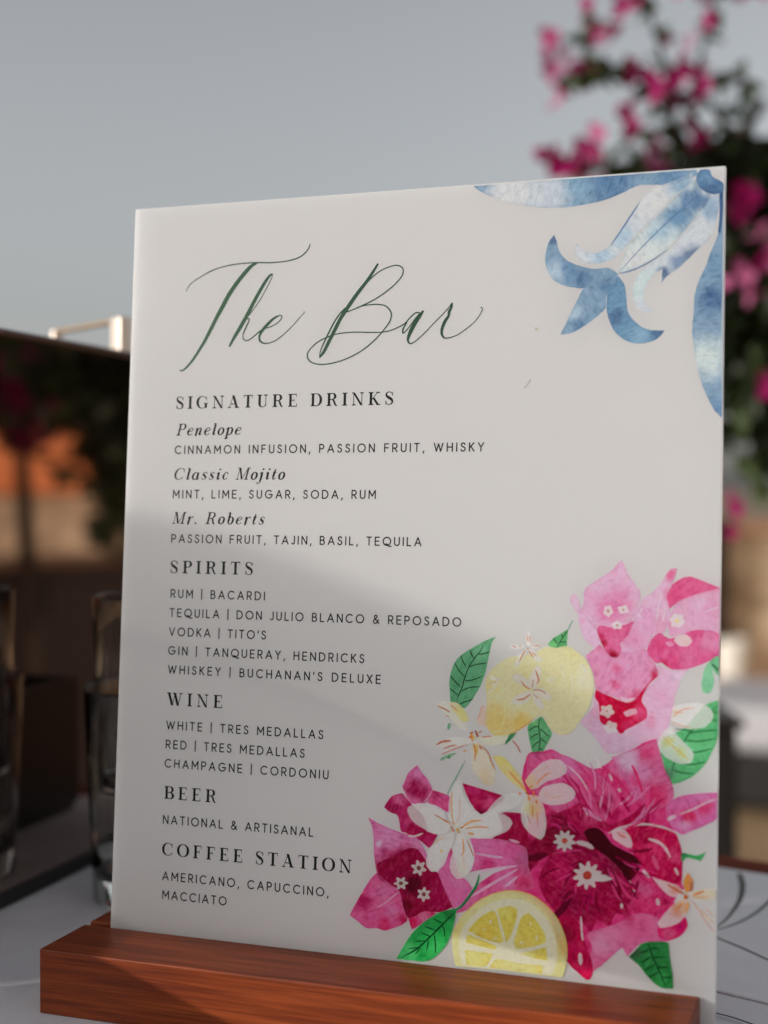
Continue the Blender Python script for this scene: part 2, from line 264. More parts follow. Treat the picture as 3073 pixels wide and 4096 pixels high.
[0,[184.48,124.35,184.09,124.24,183.68,124.28,183.35,124.31,183.02,124.24,182.62,124.14,182.22,124.2,181.98,124.44,181.92,124.76,181.86,125.02,181.68,125.24,181.44,125.5,181.4,125.81,181.64,126.07,182.01,126.22,182.31,126.35,182.53,126.56,182.79,126.82,183.16,126.95,183.54,126.86,183.84,126.64,184.08,126.46,184.4,126.37,184.78,126.27,185.06,126.05,185.06,125.73,184.87,125.44,184.71,125.21,184.7,124.94,184.68,124.62],[241,241,241],[],0.06,0.05],
[0,[183.65,125.48,183.54,125.27,183.27,125.17,182.99,125.25,182.88,125.46,182.99,125.67,183.26,125.77,183.53,125.69],[195,134,119],[],0.1,0.0],
[0,[205.08,127.15,204.85,126.77,204.47,126.51,204.15,126.28,203.96,125.95,203.75,125.54,203.4,125.27,202.95,125.26,202.52,125.44,202.16,125.58,201.76,125.56,201.29,125.52,200.86,125.67,200.64,126.04,200.6,126.48,200.55,126.86,200.34,127.17,200.08,127.54,200.01,127.96,200.24,128.34,200.63,128.6,200.94,128.83,201.13,129.17,201.34,129.57,201.7,129.85,202.15,129.85,202.58,129.67,202.94,129.53,203.34,129.55,203.81,129.58,204.23,129.44,204.46,129.07,204.49,128.62,204.54,128.25,204.75,127.94,205.01,127.57],[241,241,241],[],0.06,0.05],
[0,[203.22,127.58,203.03,127.12,202.56,126.92,202.08,127.09,201.88,127.53,202.07,127.99,202.54,128.19,203.02,128.02],[241,231,167],[],0.1,0.0],
[0,[201.67,121.18,202.61,122.84,204.86,123.4,206.8,122.33,207.3,120.89,205.88,119.54,203.3,119.61],[241,241,241],[[204.89,121.29,1.29,[241,241,228],0.7]],0.08,0.05],
[0,[198.77,120.42,200.38,120.8,201.69,119.87,200.08,119.16],[241,186,222],[],0.1,0],
[0,[182.94,97.19,182.61,96.8,182.05,96.58,181.65,96.42,181.45,96.07,181.2,95.58,180.73,95.3,180.21,95.43,179.83,95.82,179.53,96.09,179.09,96.13,178.5,96.17,178.06,96.45,178.07,96.93,178.39,97.38,178.62,97.72,178.55,98.1,178.43,98.6,178.62,99.06,179.15,99.22,179.74,99.11,180.17,99.05,180.57,99.24,181.09,99.51,181.64,99.51,181.96,99.13,182.0,98.62,182.04,98.24,182.35,97.98,182.79,97.65],[241,241,241],[],0.06,0.05],
[0,[180.77,97.52,180.66,97.3,180.41,97.19,180.15,97.27,180.04,97.48,180.14,97.71,180.4,97.82,180.66,97.74],[207,158,144],[],0.1,0.0],
[0,[183.55,90.99,183.09,90.74,182.56,90.72,182.13,90.7,181.75,90.49,181.28,90.23,180.76,90.2,180.39,90.51,180.22,90.97,180.08,91.33,179.77,91.59,179.37,91.9,179.2,92.34,179.42,92.77,179.86,93.08,180.21,93.33,180.39,93.69,180.61,94.15,181.03,94.45,181.54,94.41,181.97,94.13,182.33,93.92,182.75,93.89,183.29,93.86,183.71,93.61,183.8,93.15,183.64,92.68,183.51,92.3,183.59,91.92,183.7,91.44],[241,241,241],[],0.06,0.05],
[0,[182.04,92.34,181.93,92.08,181.66,91.96,181.38,92.05,181.26,92.29,181.37,92.55,181.65,92.67,181.92,92.58],[231,207,184],[],0.1,0.0],
[0,[185.7,97.29,187.33,98.35,189.63,98.8,190.3,97.53,188.35,96.61,186.71,96.03],[241,208,228],[],0.1,0],
[1,[189.99,128.32,190.94,130.65,191.75,131.49],0.53,[241,230,241]],
[1,[196.06,127.52,196.49,131.79,197.72,136.41],0.46,[241,227,241]],
[1,[197.86,127.25,198.31,129.22,198.61,131.52],0.65,[241,227,241]],
[1,[211.17,130.58,213.71,131.62,215.75,132.34],0.32,[241,235,241]],
[1,[183.04,139.03,183.33,142.02,184.1,145.35],0.3,[241,218,241]],
[1,[173.18,128.47,175.23,126.87],0.33,[241,227,241]]]],
["leaf_print",[
[0,[215.75,116.73,214.53,116.48,212.96,114.8,213.94,112.59,215.75,110.45],[135,215,166],[],0.16,0.12],
[1,[213.12,114.65,214.89,113.11,215.75,112.06],0.45,[29,59,42]],
[0,[212.65,114.79,211.4,112.48,210.5,108.25,210.86,105.37,212.45,104.73,213.71,105.82,214.37,108.75,213.79,112.26,213.6,114.51],[159,225,185],[[212.1,107.36,1.6,[142,215,170],0.6]],0.14,0.14],
[1,[207.57,112.48,205.04,110.27,203.47,107.61],0.23,[219,241,235]]]],
["leaf_print",[
[0,[215.75,102.76,211.55,100.89,205.27,93.47,198.88,89.88,197.64,86.24,198.49,83.38,199.35,79.88,200.49,76.73,201.76,75.53,204.54,76.36,208.34,78.55,211.79,82.3,214.26,86.93,215.75,91.5,215.75,97.3],[113,206,144],[[206.97,85.52,3.2,[135,227,166],0.6],[200.97,78.7,2.25,[118,159,138],0.8],[214.75,98.81,1.91,[99,191,125],0.6],[212.67,87.48,2.55,[128,218,159],0.5]],0.14,0.16],
[1,[215.75,101.45,211.6,97.04,207.52,92.63,205.01,88.62,202.21,82.0,201.0,76.76],0.41,[44,127,75]],
[1,[206.57,91.93,211.02,92.83,215.75,93.45],0.42,[44,127,75]],
[1,[205.32,89.61,210.11,89.57,215.47,90.84],0.42,[44,127,75]],
[1,[204.08,86.31,208.56,85.94,214.25,87.57],0.42,[44,127,75]],
[1,[202.84,83.01,207.02,81.99,212.41,83.3],0.42,[44,127,75]],
[1,[207.2,92.29,206.23,92.88,202.38,92.99],0.42,[44,127,75]],
[1,[204.69,88.6,203.39,90.14],0.42,[44,127,75]],
[1,[201.92,80.05,204.82,79.27,208.65,79.21],0.42,[44,127,75]],
[1,[213.79,99.08,215.75,98.88],0.41,[44,127,75]],
[1,[212.24,96.75,215.75,96.32],0.41,[44,127,75]]]],
["jasmine_print",[
[0,[201.64,100.07,201.22,95.51,203.01,94.32,206.87,93.24,211.64,94.15,214.14,96.85,213.79,99.4,211.55,101.21,208.04,101.52,204.52,101.02],[241,241,241],[[202.63,98.18,1.61,[241,226,208],0.5]],0.05,0.06],
[0,[198.85,92.14,197.27,89.13,196.65,87.15,199.29,84.08,203.82,82.11,207.33,82.65,208.41,85.29,206.62,87.75,203.05,91.09,201.41,93.58],[241,241,241],[[200.51,89.0,1.61,[241,231,167],0.8],[204.73,85.38,1.93,[241,238,178],0.8]],0.06,0.06],
[1,[201.52,96.82,204.55,99.24,208.38,99.93],0.39,[238,182,155]],
[1,[201.55,95.21,204.62,94.08,207.18,93.74],0.32,[238,182,155]],
[1,[201.66,98.45,205.2,98.31],0.32,[238,182,155]],
[1,[198.38,90.49,201.49,87.77,204.09,85.67,207.0,83.27],0.45,[241,216,133]],
[1,[199.52,90.56,202.44,88.79],0.32,[241,216,133]]]],
["lemon_print",[
[0,[139.31,104.67,139.98,107.51,142.11,110.06,144.98,112.29,147.84,113.8,149.64,114.05,152.51,114.69,156.07,115.52,159.6,117.57,163.15,117.46,166.67,118.18,169.51,116.73,172.7,114.44,174.85,111.09,175.88,107.71,176.0,104.63,175.04,100.13,173.36,96.62,171.32,93.42,168.94,90.2,165.8,89.17,162.97,89.86,161.17,91.49,159.7,94.17,158.62,94.98,156.15,93.63,154.05,91.79,151.22,89.89,147.66,87.95,144.42,87.07,141.86,87.97,139.99,90.31,139.4,92.38,139.87,95.91,139.77,100.47],[241,237,195],[[143.95,92.28,5.34,[241,219,140],0.9],[151.9,91.67,3.88,[241,214,126],0.9],[141.53,103.36,2.86,[241,226,149],0.6],[172.82,107.57,3.8,[241,241,217],0.8],[154.49,105.36,5.64,[241,234,182],0.5],[168.46,116.34,2.78,[241,236,178],0.5],[166.73,95.58,4.17,[241,236,188],0.5]],0.1,0.1],
[1,[140.12,101.19,142.26,103.4,144.03,105.58],0.93,[241,241,230]],
[1,[141.5,104.77,143.34,103.8],0.93,[241,241,241]],
[1,[140.72,107.01,142.56,106.22,144.38,106.3],0.93,[241,241,241]],
[1,[145.97,99.37,146.26,94.5,145.44,90.26],0.5,[241,238,187]],
[1,[165.02,112.06,165.99,107.26],0.77,[241,241,220]],
[1,[168.24,109.43,169.02,104.64,168.4,100.48],0.63,[241,241,215]],
[1,[142.57,88.71,145.46,89.22],0.71,[241,241,190]],
[1,[171.51,112.33,173.83,109.67],0.9,[241,241,235]],
[1,[160.17,106.66,163.35,107.15],1.4,[241,241,222]],
[1,[142.7,99.91,145.6,99.88],0.64,[241,241,211]],
[1,[147.66,88.12,151.21,90.07,154.04,91.96,155.97,93.8],0.42,[241,195,108]],
[1,[162.97,89.8,165.8,89.2,168.59,89.98],0.21,[241,207,131]]]],
["leaf_print",[
[0,[158.62,94.63,157.22,93.69,154.4,91.81,154.07,90.75,154.47,88.34,155.45,84.24,156.64,78.1,157.48,80.22,159.55,83.46,161.26,86.66,162.27,89.31,160.81,91.81,159.34,94.15],[116,197,141],[[156.88,92.98,1.75,[147,226,148],0.6],[160.14,89.7,1.75,[139,215,165],0.5],[156.75,81.56,1.75,[87,169,115],0.6]],0.16,0.14],
[1,[158.27,94.44,157.79,91.65,158.33,87.87,158.12,84.06,156.95,80.19],0.35,[33,64,45]],
[1,[158.35,90.64,160.15,89.19,161.76,88.07],0.35,[33,64,45]],
[1,[154.44,89.73,156.2,91.04,157.8,91.3],0.35,[33,64,45]],
[1,[158.41,87.53,160.74,85.94],0.35,[33,64,45]],
[1,[155.03,87.33,156.61,88.47,158.03,88.89],0.35,[33,64,45]],
[1,[155.63,84.08,157.02,85.72,158.25,86.66],0.35,[33,64,45]],
[1,[158.47,84.25,159.55,83.46],0.35,[33,64,45]],
[0,[150.52,88.98,148.37,88.34,146.97,86.52,146.47,84.57,147.35,85.32,149.12,87.16],[85,162,112],[],0.2,0.1]]],
["jasmine_print",[
[0,[154.88,103.64,154.28,106.74,155.65,109.93,157.05,111.56,158.13,110.73,158.21,106.92,156.66,104.07],[241,237,240],[],0.06,0.06],
[0,[154.7,103.8,152.0,104.55,148.9,106.33,148.51,107.53,150.12,108.37,152.66,107.19,155.03,105.04],[241,237,240],[],0.06,0.06],
[0,[154.72,102.93,152.05,102.11,148.85,100.21,148.45,98.62,150.69,98.04,153.19,98.86,155.29,101.22],[241,237,240],[],0.06,0.06],
[0,[155.27,102.27,155.86,99.52,157.32,97.51,158.94,96.83,159.44,98.31,158.15,100.67,156.34,102.32],[241,237,240],[],0.06,0.06],
[0,[155.25,103.31,158.08,104.2,160.59,102.87,161.97,101.2,161.18,99.95,159.22,100.55,156.34,102.32],[241,237,240],[],0.06,0.06],
[1,[156.36,109.96,157.49,106.88,156.92,105.3],0.49,[214,146,103]],
[1,[151.6,106.1,153.08,104.25,154.81,103.46],0.42,[214,146,103]],
[1,[149.94,99.74,152.44,100.11,154.99,101.9],0.5,[214,146,103]],
[1,[155.61,103.15,158.1,103.27,160.25,102.16],0.32,[214,146,103]],
[1,[155.63,101.94,157.62,100.47],0.25,[214,146,103]],
[1,[155.41,104.01,155.71,106.81],0.28,[214,146,103]]]],
["jasmine_print",[
[0,[153.52,117.69,152.82,120.64,153.43,122.48,154.51,122.16,155.35,119.68,154.53,117.56],[241,241,240],[],0.06,0.05],
[0,[153.18,116.81,150.72,114.27,149.05,111.05,150.25,110.58,152.52,113.99,153.99,116.14],[241,241,240],[],0.06,0.05],
[0,[154.26,116.85,156.42,115.88,158.43,113.53,158.1,112.3,156.13,112.91,154.47,115.46],[241,241,240],[],0.06,0.05],
[0,[154.25,117.13,156.37,118.49,158.52,118.05,156.58,117.0],[241,241,240],[],0.06,0.05],
[0,[153.24,117.44,149.96,116.16,147.6,116.88,148.66,117.76,151.73,117.8],[241,241,240],[],0.06,0.05],
[1,[153.38,121.36,153.64,119.09],0.32,[222,160,117]],
[1,[154.35,121.21,154.51,118.78],0.32,[222,160,117]],
[1,[148.3,117.68,149.76,116.96],0.32,[222,160,117]],
[1,[150.65,117.59,151.45,117.44],0.35,[222,160,117]],
[1,[152.84,116.27,151.8,114.31,150.76,112.35],0.42,[222,160,117]],
[1,[154.02,116.14,155.57,113.93],0.42,[222,160,117]],
[1,[155.0,115.83,156.88,114.33],0.32,[222,160,117]],
[1,[155.32,117.72,157.63,118.02],0.42,[222,160,117]],
[1,[153.18,116.98,154.08,116.67],0.35,[222,160,117]]]],
["jasmine_print",[
[0,[126.93,97.9,129.91,97.59,132.56,94.83,133.91,91.91,131.6,91.43,129.26,93.42,126.79,95.94],[241,237,169],[[128.07,96.72,2.17,[241,231,211],0.8]],0.08,0.05],
[0,[122.47,97.5,126.56,98.06,128.49,94.97,131.52,91.6,134.17,88.58,131.21,89.12,127.06,92.42,124.03,94.74],[241,241,231],[],0.06,0.04],
[0,[136.66,92.06,137.69,95.45,139.1,97.63,139.82,94.86,139.55,90.64,137.79,90.71],[241,219,207],[],0.08,0.05],
[0,[135.16,85.47,134.23,86.12,128.69,86.15,123.53,84.44,122.81,83.15,126.57,81.79,131.36,82.79,135.0,84.41],[241,241,237],[[125.03,84.17,1.81,[241,209,191],0.5]],0.06,0.04],
[0,[136.79,86.27,142.6,87.48,147.67,87.25,145.56,84.69,139.76,84.34],[241,241,223],[],0.06,0.04],
[0,[135.36,84.78,135.1,79.86,135.94,75.35,139.69,71.06,142.95,71.29,143.4,75.5,141.29,80.94,138.29,84.61],[241,234,218],[[140.0,73.18,2.85,[239,220,184],0.6],[136.69,82.76,1.07,[241,220,141],0.7]],0.06,0.05],
[0,[142.21,80.48,144.92,80.89,147.84,79.26,150.79,75.98,153.72,72.72,157.34,69.52,155.22,69.03,150.15,71.78,145.75,75.65],[241,228,163],[[145.67,79.47,2.13,[241,231,136],0.7],[153.02,71.98,2.46,[241,231,188],0.7]],0.08,0.06],
[1,[122.68,96.27,125.13,95.5,127.2,94.37],0.44,[209,133,105]],
[1,[127.32,97.03,129.97,94.87],0.33,[231,171,99]],
[1,[125.92,93.42,127.05,92.7],0.44,[237,179,146]],
[1,[137.02,92.25,138.04,96.17,139.11,97.21],0.32,[237,183,164]],
[1,[138.25,86.71,142.24,87.29],0.43,[223,157,138]],
[1,[122.62,83.25,125.02,84.45,127.98,84.88],0.65,[209,130,111]],
[1,[125.08,82.05,127.65,83.09,129.86,83.58],0.51,[223,160,143]],
[1,[124.38,80.07,128.79,82.1,133.54,83.97],0.4,[231,165,148]],
[1,[132.12,81.6,133.22,82.02],0.79,[241,193,159]],
[1,[135.73,84.45,136.34,82.04,136.23,78.52],0.5,[223,154,79]],
[1,[136.84,84.17,136.99,80.67],0.57,[241,206,94]],
[1,[137.57,84.21,140.54,81.94,142.07,78.55,143.39,76.19],0.46,[220,154,119]],
[1,[148.96,86.29,150.61,84.65,151.91,82.3],0.46,[209,135,121]],
[1,[134.74,87.98,135.28,85.13],0.72,[241,168,76]],
[1,[136.18,88.87,137.22,86.58],0.72,[190,100,70]],
[1,[133.86,86.1,134.95,86.87],0.5,[209,111,79]],
[1,[137.3,88.06,138.56,88.83],0.36,[209,133,105]],
[1,[137.58,83.86,138.7,82.53],0.5,[196,111,79]],
[1,[135.67,87.26,135.88,85.87],0.57,[241,220,107]],
[1,[134.19,87.7,135.57,88.24],0.43,[182,83,63]],
[1,[127.1,90.83,126.71,88.51],0.94,[128,189,148]],
[1,[124.24,78.19,126.25,79.48,129.74,80.86],0.94,[155,202,167]],
[1,[126.64,78.97,127.73,79.75],0.94,[100,169,125]],
[1,[132.97,78.65,130.68,74.29,128.56,70.28,126.8,66.46],0.39,[136,189,158]]]],
["bougainvillea_print",[
[0,[154.64,82.3,159.48,83.33,162.43,84.23,165.79,82.63,170.98,80.8,176.49,78.64,180.8,80.71,183.64,83.38,189.33,85.87,192.5,88.18,196.38,89.47,197.86,84.62,199.34,79.79,200.96,77.08,201.87,74.69,202.09,71.55,200.2,68.61,200.98,63.42,202.76,61.11,204.21,56.69,204.95,53.96,205.33,51.21,205.07,44.59,205.79,42.92,202.72,38.46,206.61,33.64,207.15,31.62,205.3,28.32,201.5,26.19,198.72,25.55,192.76,24.58,188.23,19.91,186.77,22.55,185.35,22.4,183.25,19.37,180.08,16.21,177.25,13.79,176.56,11.6,175.13,11.08,173.29,12.29,168.49,16.35,165.07,23.09,162.73,29.98,157.08,34.8,150.29,37.77,151.23,46.88,154.75,58.02,155.32,67.11,152.55,74.17],[241,70,150],[[167.37,76.97,8.36,[241,128,194],0.95],[177.36,69.78,5.75,[241,111,183],0.8],[187.26,81.12,4.63,[241,180,226],0.9],[194.32,85.11,3.18,[241,93,162],0.8],[196.24,75.36,3.87,[241,99,170],0.8],[190.24,73.18,3.54,[241,128,194],0.7],[182.5,65.17,3.21,[208,14,100],0.8],[172.37,64.41,4.33,[222,35,122],0.7],[164.35,60.93,4.36,[188,10,84],0.9],[173.31,52.35,7.19,[194,10,88],0.9],[164.67,44.46,5.8,[222,21,123],0.8],[182.78,47.84,4.27,[145,10,54],0.8],[187.9,41.26,4.95,[185,10,79],0.8],[177.93,36.79,5.71,[191,14,91],0.8],[196.52,56.05,4.56,[231,30,112],0.8],[201.73,59.63,2.79,[241,79,158],0.7],[200.15,47.62,4.19,[222,24,104],0.7],[193.15,45.25,2.81,[241,70,154],0.6],[169.26,34.19,4.32,[165,10,68],0.8],[154.9,50.81,5.5,[182,14,80],0.8]],0.26,0.1],
[0,[154.64,82.3,165.79,82.63,170.98,80.8,177.23,77.62,182.36,73.34,185.32,68.58,182.5,65.17,179.31,62.09,176.0,64.68,172.31,67.63,167.95,65.51,164.3,63.8,158.28,68.41,154.42,74.3],[241,119,185],[[167.34,78.77,4.36,[241,157,214],0.8],[175.13,72.83,3.24,[237,64,146],0.7],[164.21,68.83,3.28,[241,146,198],0.7],[179.57,67.8,2.87,[208,27,111],0.8]],0.3,0.14],
[0,[182.21,82.94,189.34,85.51,196.39,89.12,197.86,84.62,199.7,79.11,201.87,74.69,202.09,71.2,199.85,68.58,194.61,65.73,192.78,69.83,190.99,70.76,188.1,73.73,184.43,78.81],[241,140,199],[[187.96,82.59,3.91,[241,224,241],0.9],[194.32,85.11,2.48,[241,93,160],0.9],[196.65,71.16,3.87,[237,50,134],0.85],[190.2,75.65,1.77,[237,64,146],0.6],[193.0,78.66,2.12,[241,195,236],0.6]],0.26,0.14],
[0,[172.31,67.63,176.0,64.68,181.12,61.52,185.41,62.56,189.65,65.71,193.15,68.8,194.63,64.68,193.97,61.46,187.58,60.96,181.89,58.74,177.53,60.17,173.2,58.76,167.66,61.19,162.11,62.2,165.77,63.91,169.42,65.62],[199,18,100],[[176.02,63.62,2.16,[241,108,176],0.6],[187.54,63.43,2.84,[208,10,94],0.6],[180.34,65.01,2.15,[217,27,120],0.6],[165.08,61.71,2.54,[162,10,67],0.8]],0.3,0.02],
[0,[150.1,46.78,156.7,53.84,162.18,58.61,168.04,60.5,173.21,58.05,177.66,52.72,179.16,49.3,173.35,50.22,166.02,50.67,158.69,47.53,155.08,41.81],[176,10,79],[[164.44,56.63,3.63,[145,10,54],0.7],[173.28,53.78,2.88,[208,35,111],0.6]],0.3,0.02],
[0,[185.45,60.44,192.9,62.08,198.2,61.8,202.77,60.41,204.93,55.01,205.23,50.86,205.07,44.93,201.95,44.3,195.96,46.2,192.39,48.69,189.86,52.33,189.1,55.44],[222,24,110],[[196.55,54.3,3.51,[241,70,148],0.8],[202.87,53.09,2.09,[241,108,174],0.6],[192.95,58.92,3.17,[199,10,90],0.8],[202.96,46.48,2.09,[202,10,95],0.7]],0.3,0.05],
[0,[162.35,49.64,166.72,52.52,169.69,50.8,174.39,52.8,177.71,49.7,181.31,50.19,182.8,47.14,187.82,46.17,186.46,41.83,190.42,38.69,187.98,36.0,189.28,32.27,184.46,33.02,182.38,28.76,178.4,30.48,176.31,25.85,173.72,28.95,169.33,30.28,164.17,31.91,158.83,40.35],[197,18,98],[[166.85,45.37,4.34,[222,32,126],0.8],[182.84,44.32,3.2,[145,10,58],0.8],[174.72,34.01,3.22,[168,10,79],0.7],[182.99,35.51,3.19,[205,14,100],0.6],[169.21,36.67,2.52,[139,10,56],0.8]],0.32,0.0],
[0,[189.28,43.84,193.15,45.25,195.97,45.5,198.83,42.27,202.38,38.43,199.29,34.3,195.09,33.54,190.15,33.4,189.73,37.92],[241,76,155],[[193.57,41.43,2.46,[241,128,192],0.7],[199.93,38.54,1.74,[205,14,104],0.8],[191.53,35.64,2.11,[222,35,122],0.7]],0.3,0.12],
[0,[215.75,73.77,210.24,73.18,205.05,72.11,201.58,70.46,199.68,68.57,200.25,65.11,201.7,62.07,204.87,59.88,207.97,61.17,212.09,63.24,215.75,65.97],[241,131,197],[[206.87,65.96,2.78,[237,18,100],0.85],[212.02,68.79,2.07,[241,30,112],0.8],[211.29,71.86,2.77,[241,157,212],0.6],[206.22,62.78,2.09,[241,186,225],0.7],[201.98,66.64,2.1,[241,102,173],0.6]],0.2,0.12],
[0,[175.25,24.86,176.3,26.38,180.96,28.27,185.22,30.11,190.15,33.4,195.09,33.89,198.62,32.15,197.62,29.26,198.7,26.6,201.5,26.19,198.72,25.48,192.76,24.58,188.24,19.84,186.59,22.53,183.25,19.37,177.6,14.18,175.74,17.14,176.93,21.5],[241,140,199],[[179.62,22.49,3.91,[241,186,227],0.8],[183.15,25.68,3.19,[241,169,217],0.7],[192.34,29.42,3.86,[241,117,183],0.7],[178.28,16.36,2.13,[241,137,190],0.6],[188.05,31.79,2.12,[222,50,130],0.7]],0.2,0.08],
[0,[168.49,16.35,164.28,25.86,164.92,30.91,170.05,30.71,173.39,27.5,174.17,24.04,175.32,20.63,176.82,17.26,177.17,13.78,176.56,11.53,175.13,11.01,173.29,12.29],[208,21,97],[[175.1,12.49,2.14,[241,35,115],0.8],[167.23,25.09,3.24,[156,10,63],0.8],[171.32,20.91,2.51,[222,30,118],0.6]],0.2,0.08],
[0,[173.57,58.08,175.01,59.26,177.9,59.85,180.46,57.92,182.66,55.26,186.27,53.44,189.86,51.98,192.02,49.71,191.36,46.84,188.92,44.16,187.5,43.68,185.66,47.04,182.03,50.25,178.02,52.75,175.07,55.35],[87,10,29],[[189.95,46.01,1.76,[127,10,39],0.7]],0.12,0],
[1,[163.48,29.34,166.73,32.52,169.22,36.32],2.17,[127,10,55]],
[1,[152.97,48.04,156.62,48.35,161.44,49.94],2.1,[127,10,50]],
[1,[162.85,81.73,169.29,72.43,177.47,63.37],0.95,[222,50,136]],
[1,[170.99,80.08,180.98,70.04],0.8,[234,79,158]],
[1,[179.37,79.55,185.22,74.6,191.04,67.93],0.93,[237,64,142]],
[1,[188.7,80.86,190.91,76.4,192.4,71.56],0.85,[241,59,136]],
[1,[173.07,65.89,179.31,62.09],1.44,[241,166,218]],
[1,[194.47,75.23,193.86,68.85,192.88,63.14],1.06,[241,93,168]],
[1,[185.64,70.37,188.22,65.61],1.28,[205,10,99]],
[1,[179.57,67.8,182.53,63.05],1.43,[205,14,104]],
[1,[195.87,52.49,197.69,48.1],1.4,[241,108,172]],
[1,[191.4,44.04,190.07,38.65],1.06,[179,10,84]],
[1,[184.25,46.21,185.81,37.9],1.42,[165,10,61]],
[1,[172.83,38.08,177.93,36.79],0.79,[168,10,78]],
[1,[187.46,67.49,191.54,70.94,194.94,74.73],0.66,[241,151,206]],
[1,[192.45,63.86,194.56,66.16,195.67,69.52],0.39,[211,27,111]],
[1,[181.6,62.84,183.27,66.68,184.18,70.71],0.33,[237,64,142]],
[1,[180.38,62.2,181.53,67.36,181.67,72.64],0.68,[241,151,206]],
[1,[174.24,66.9,172.95,69.15,170.37,70.8],0.73,[237,64,142]],
[1,[192.87,67.0,194.69,69.12,195.38,72.23],0.46,[237,64,142]],
[1,[184.97,67.69,187.5,69.8,189.27,72.19],0.64,[241,186,227]],
[1,[178.52,64.52,178.28,67.23,176.93,69.8],0.35,[211,27,111]],
[1,[190.15,62.73,194.06,64.82,197.41,67.59],0.35,[211,27,111]],
[1,[189.12,61.8,191.93,63.66,194.11,66.24],0.64,[241,151,206]],
[1,[176.93,71.76,176.8,76.44,175.05,80.88],0.51,[241,186,227]],
[1,[180.19,67.33,180.0,69.51,178.55,71.65],0.41,[237,64,142]],
[1,[175.33,62.29,174.02,67.13,171.77,71.62],0.56,[211,27,111]],
[1,[184.98,59.03,189.06,61.91,192.81,65.09],0.72,[241,151,206]],
[1,[182.99,72.22,184.31,74.93,184.32,77.89],0.49,[237,64,142]],
[1,[179.76,71.78,180.16,75.86,178.96,79.93],0.47,[237,64,142]],
[1,[190.23,63.44,193.86,66.61,196.54,70.74],0.54,[241,151,206]],
[1,[172.87,66.1,170.21,70.76,165.86,74.51],0.67,[211,27,111]],
[1,[188.98,61.46,191.58,64.15,193.25,67.78],0.74,[241,151,206]],
[1,[187.44,60.78,190.39,61.85,192.99,63.28],0.58,[237,64,142]],
[1,[187.96,67.9,189.67,69.88,190.34,72.45],0.39,[241,186,227]],
[1,[178.4,65.69,179.62,71.44,180.19,77.14],0.78,[241,186,227]],
[1,[193.25,60.43,196.21,61.92,198.58,64.55],0.53,[237,64,142]],
[1,[172.67,69.07,171.1,72.74,167.99,75.72],0.76,[211,27,111]],
[1,[175.68,65.69,175.39,69.68,174.11,73.42],0.56,[241,151,206]],
[1,[191.41,65.02,195.5,67.53,198.85,70.82],0.67,[211,27,111]],
[1,[185.5,42.9,187.67,39.65,190.85,37.17],0.84,[241,79,156]],
[1,[175.19,44.35,173.57,42.53,172.39,40.55],0.6,[241,79,156]],
[1,[186.29,49.91,188.45,48.73,190.88,48.14],0.69,[241,79,156]],
[1,[189.57,47.94,192.37,45.44,195.48,43.55],0.53,[222,35,122]],
[1,[176.33,40.27,174.04,36.03,172.28,31.73],0.62,[208,21,108]],
[1,[175.39,45.92,173.5,43.68,171.94,41.28],0.5,[156,10,58]],
[1,[181.08,40.17,180.5,37.84,180.69,35.68],0.65,[179,10,76]],
[1,[189.23,49.47,193.08,48.2,197.3,48.04],0.85,[222,35,122]],
[1,[188.82,53.24,192.36,53.44,195.88,54.68],0.69,[156,10,58]],
[1,[171.44,38.31,169.19,36.87,167.72,35.08],0.42,[222,35,122]],
[1,[186.46,45.3,188.32,43.25,190.85,41.9],0.68,[156,10,58]],
[1,[182.51,46.19,184.87,42.8,188.25,40.19],0.56,[241,79,156]],
[1,[176.47,38.35,175.25,34.75,175.08,31.06],0.84,[208,21,108]],
[1,[181.46,47.28,182.75,44.4,184.68,41.87],0.65,[241,79,156]],
[1,[178.11,43.04,177.2,39.03,176.98,35.01],0.54,[222,35,122]],
[1,[188.2,53.29,191.26,53.52,194.29,54.7],0.42,[156,10,58]],
[1,[191.84,46.79,193.47,46.35,195.56,46.99],0.63,[208,21,108]],
[1,[183.88,46.05,185.92,42.53,188.54,39.47],0.57,[222,35,122]],
[1,[185.75,45.59,188.07,42.87,191.08,40.84],0.78,[222,35,122]],
[1,[182.52,45.93,184.28,41.94,186.71,38.35],0.56,[241,79,156]],
[1,[175.56,44.6,174.1,40.39,173.76,35.9],0.37,[208,21,108]],
[1,[175.52,45.32,174.9,43.56,175.0,41.59],0.56,[179,10,76]],
[1,[183.68,46.56,185.61,42.76,187.92,39.27],0.48,[241,79,156]],
[1,[177.09,39.85,176.32,37.37,176.49,34.82],0.85,[208,21,108]],
[1,[182.93,42.19,184.51,38.85,187.26,36.14],0.73,[241,79,156]],
[1,[190.97,49.59,193.9,47.85,197.08,46.85],0.37,[241,79,156]],
[1,[190.31,47.13,193.44,46.08,197.13,46.29],0.48,[179,10,76]],
[1,[180.43,46.69,181.46,43.27,183.32,40.18],0.57,[179,10,76]],
[1,[184.66,42.11,185.98,37.98,188.08,34.29],0.78,[179,10,76]],
[1,[187.59,44.51,189.26,41.14,191.38,38.24],0.58,[156,10,58]],
[1,[183.79,51.19,187.31,49.67,190.99,48.6],0.68,[179,10,76]],
[1,[176.76,46.12,175.53,43.21,174.84,40.16],0.61,[241,79,156]],
[1,[184.53,45.26,186.68,42.99,189.7,41.52],0.72,[241,79,156]],
[1,[177.82,39.1,178.05,35.52,179.75,32.1],0.72,[156,10,58]],
[1,[172.37,62.74,172.33,64.71,171.68,66.3],0.47,[237,70,150]],
[1,[173.6,56.41,170.99,59.41,168.3,62.29],0.72,[217,30,118]],
[1,[170.39,44.59,168.46,42.49,167.32,39.71],0.67,[145,10,54]],
[1,[166.86,53.17,163.17,53.34,159.37,52.39],0.65,[145,10,54]],
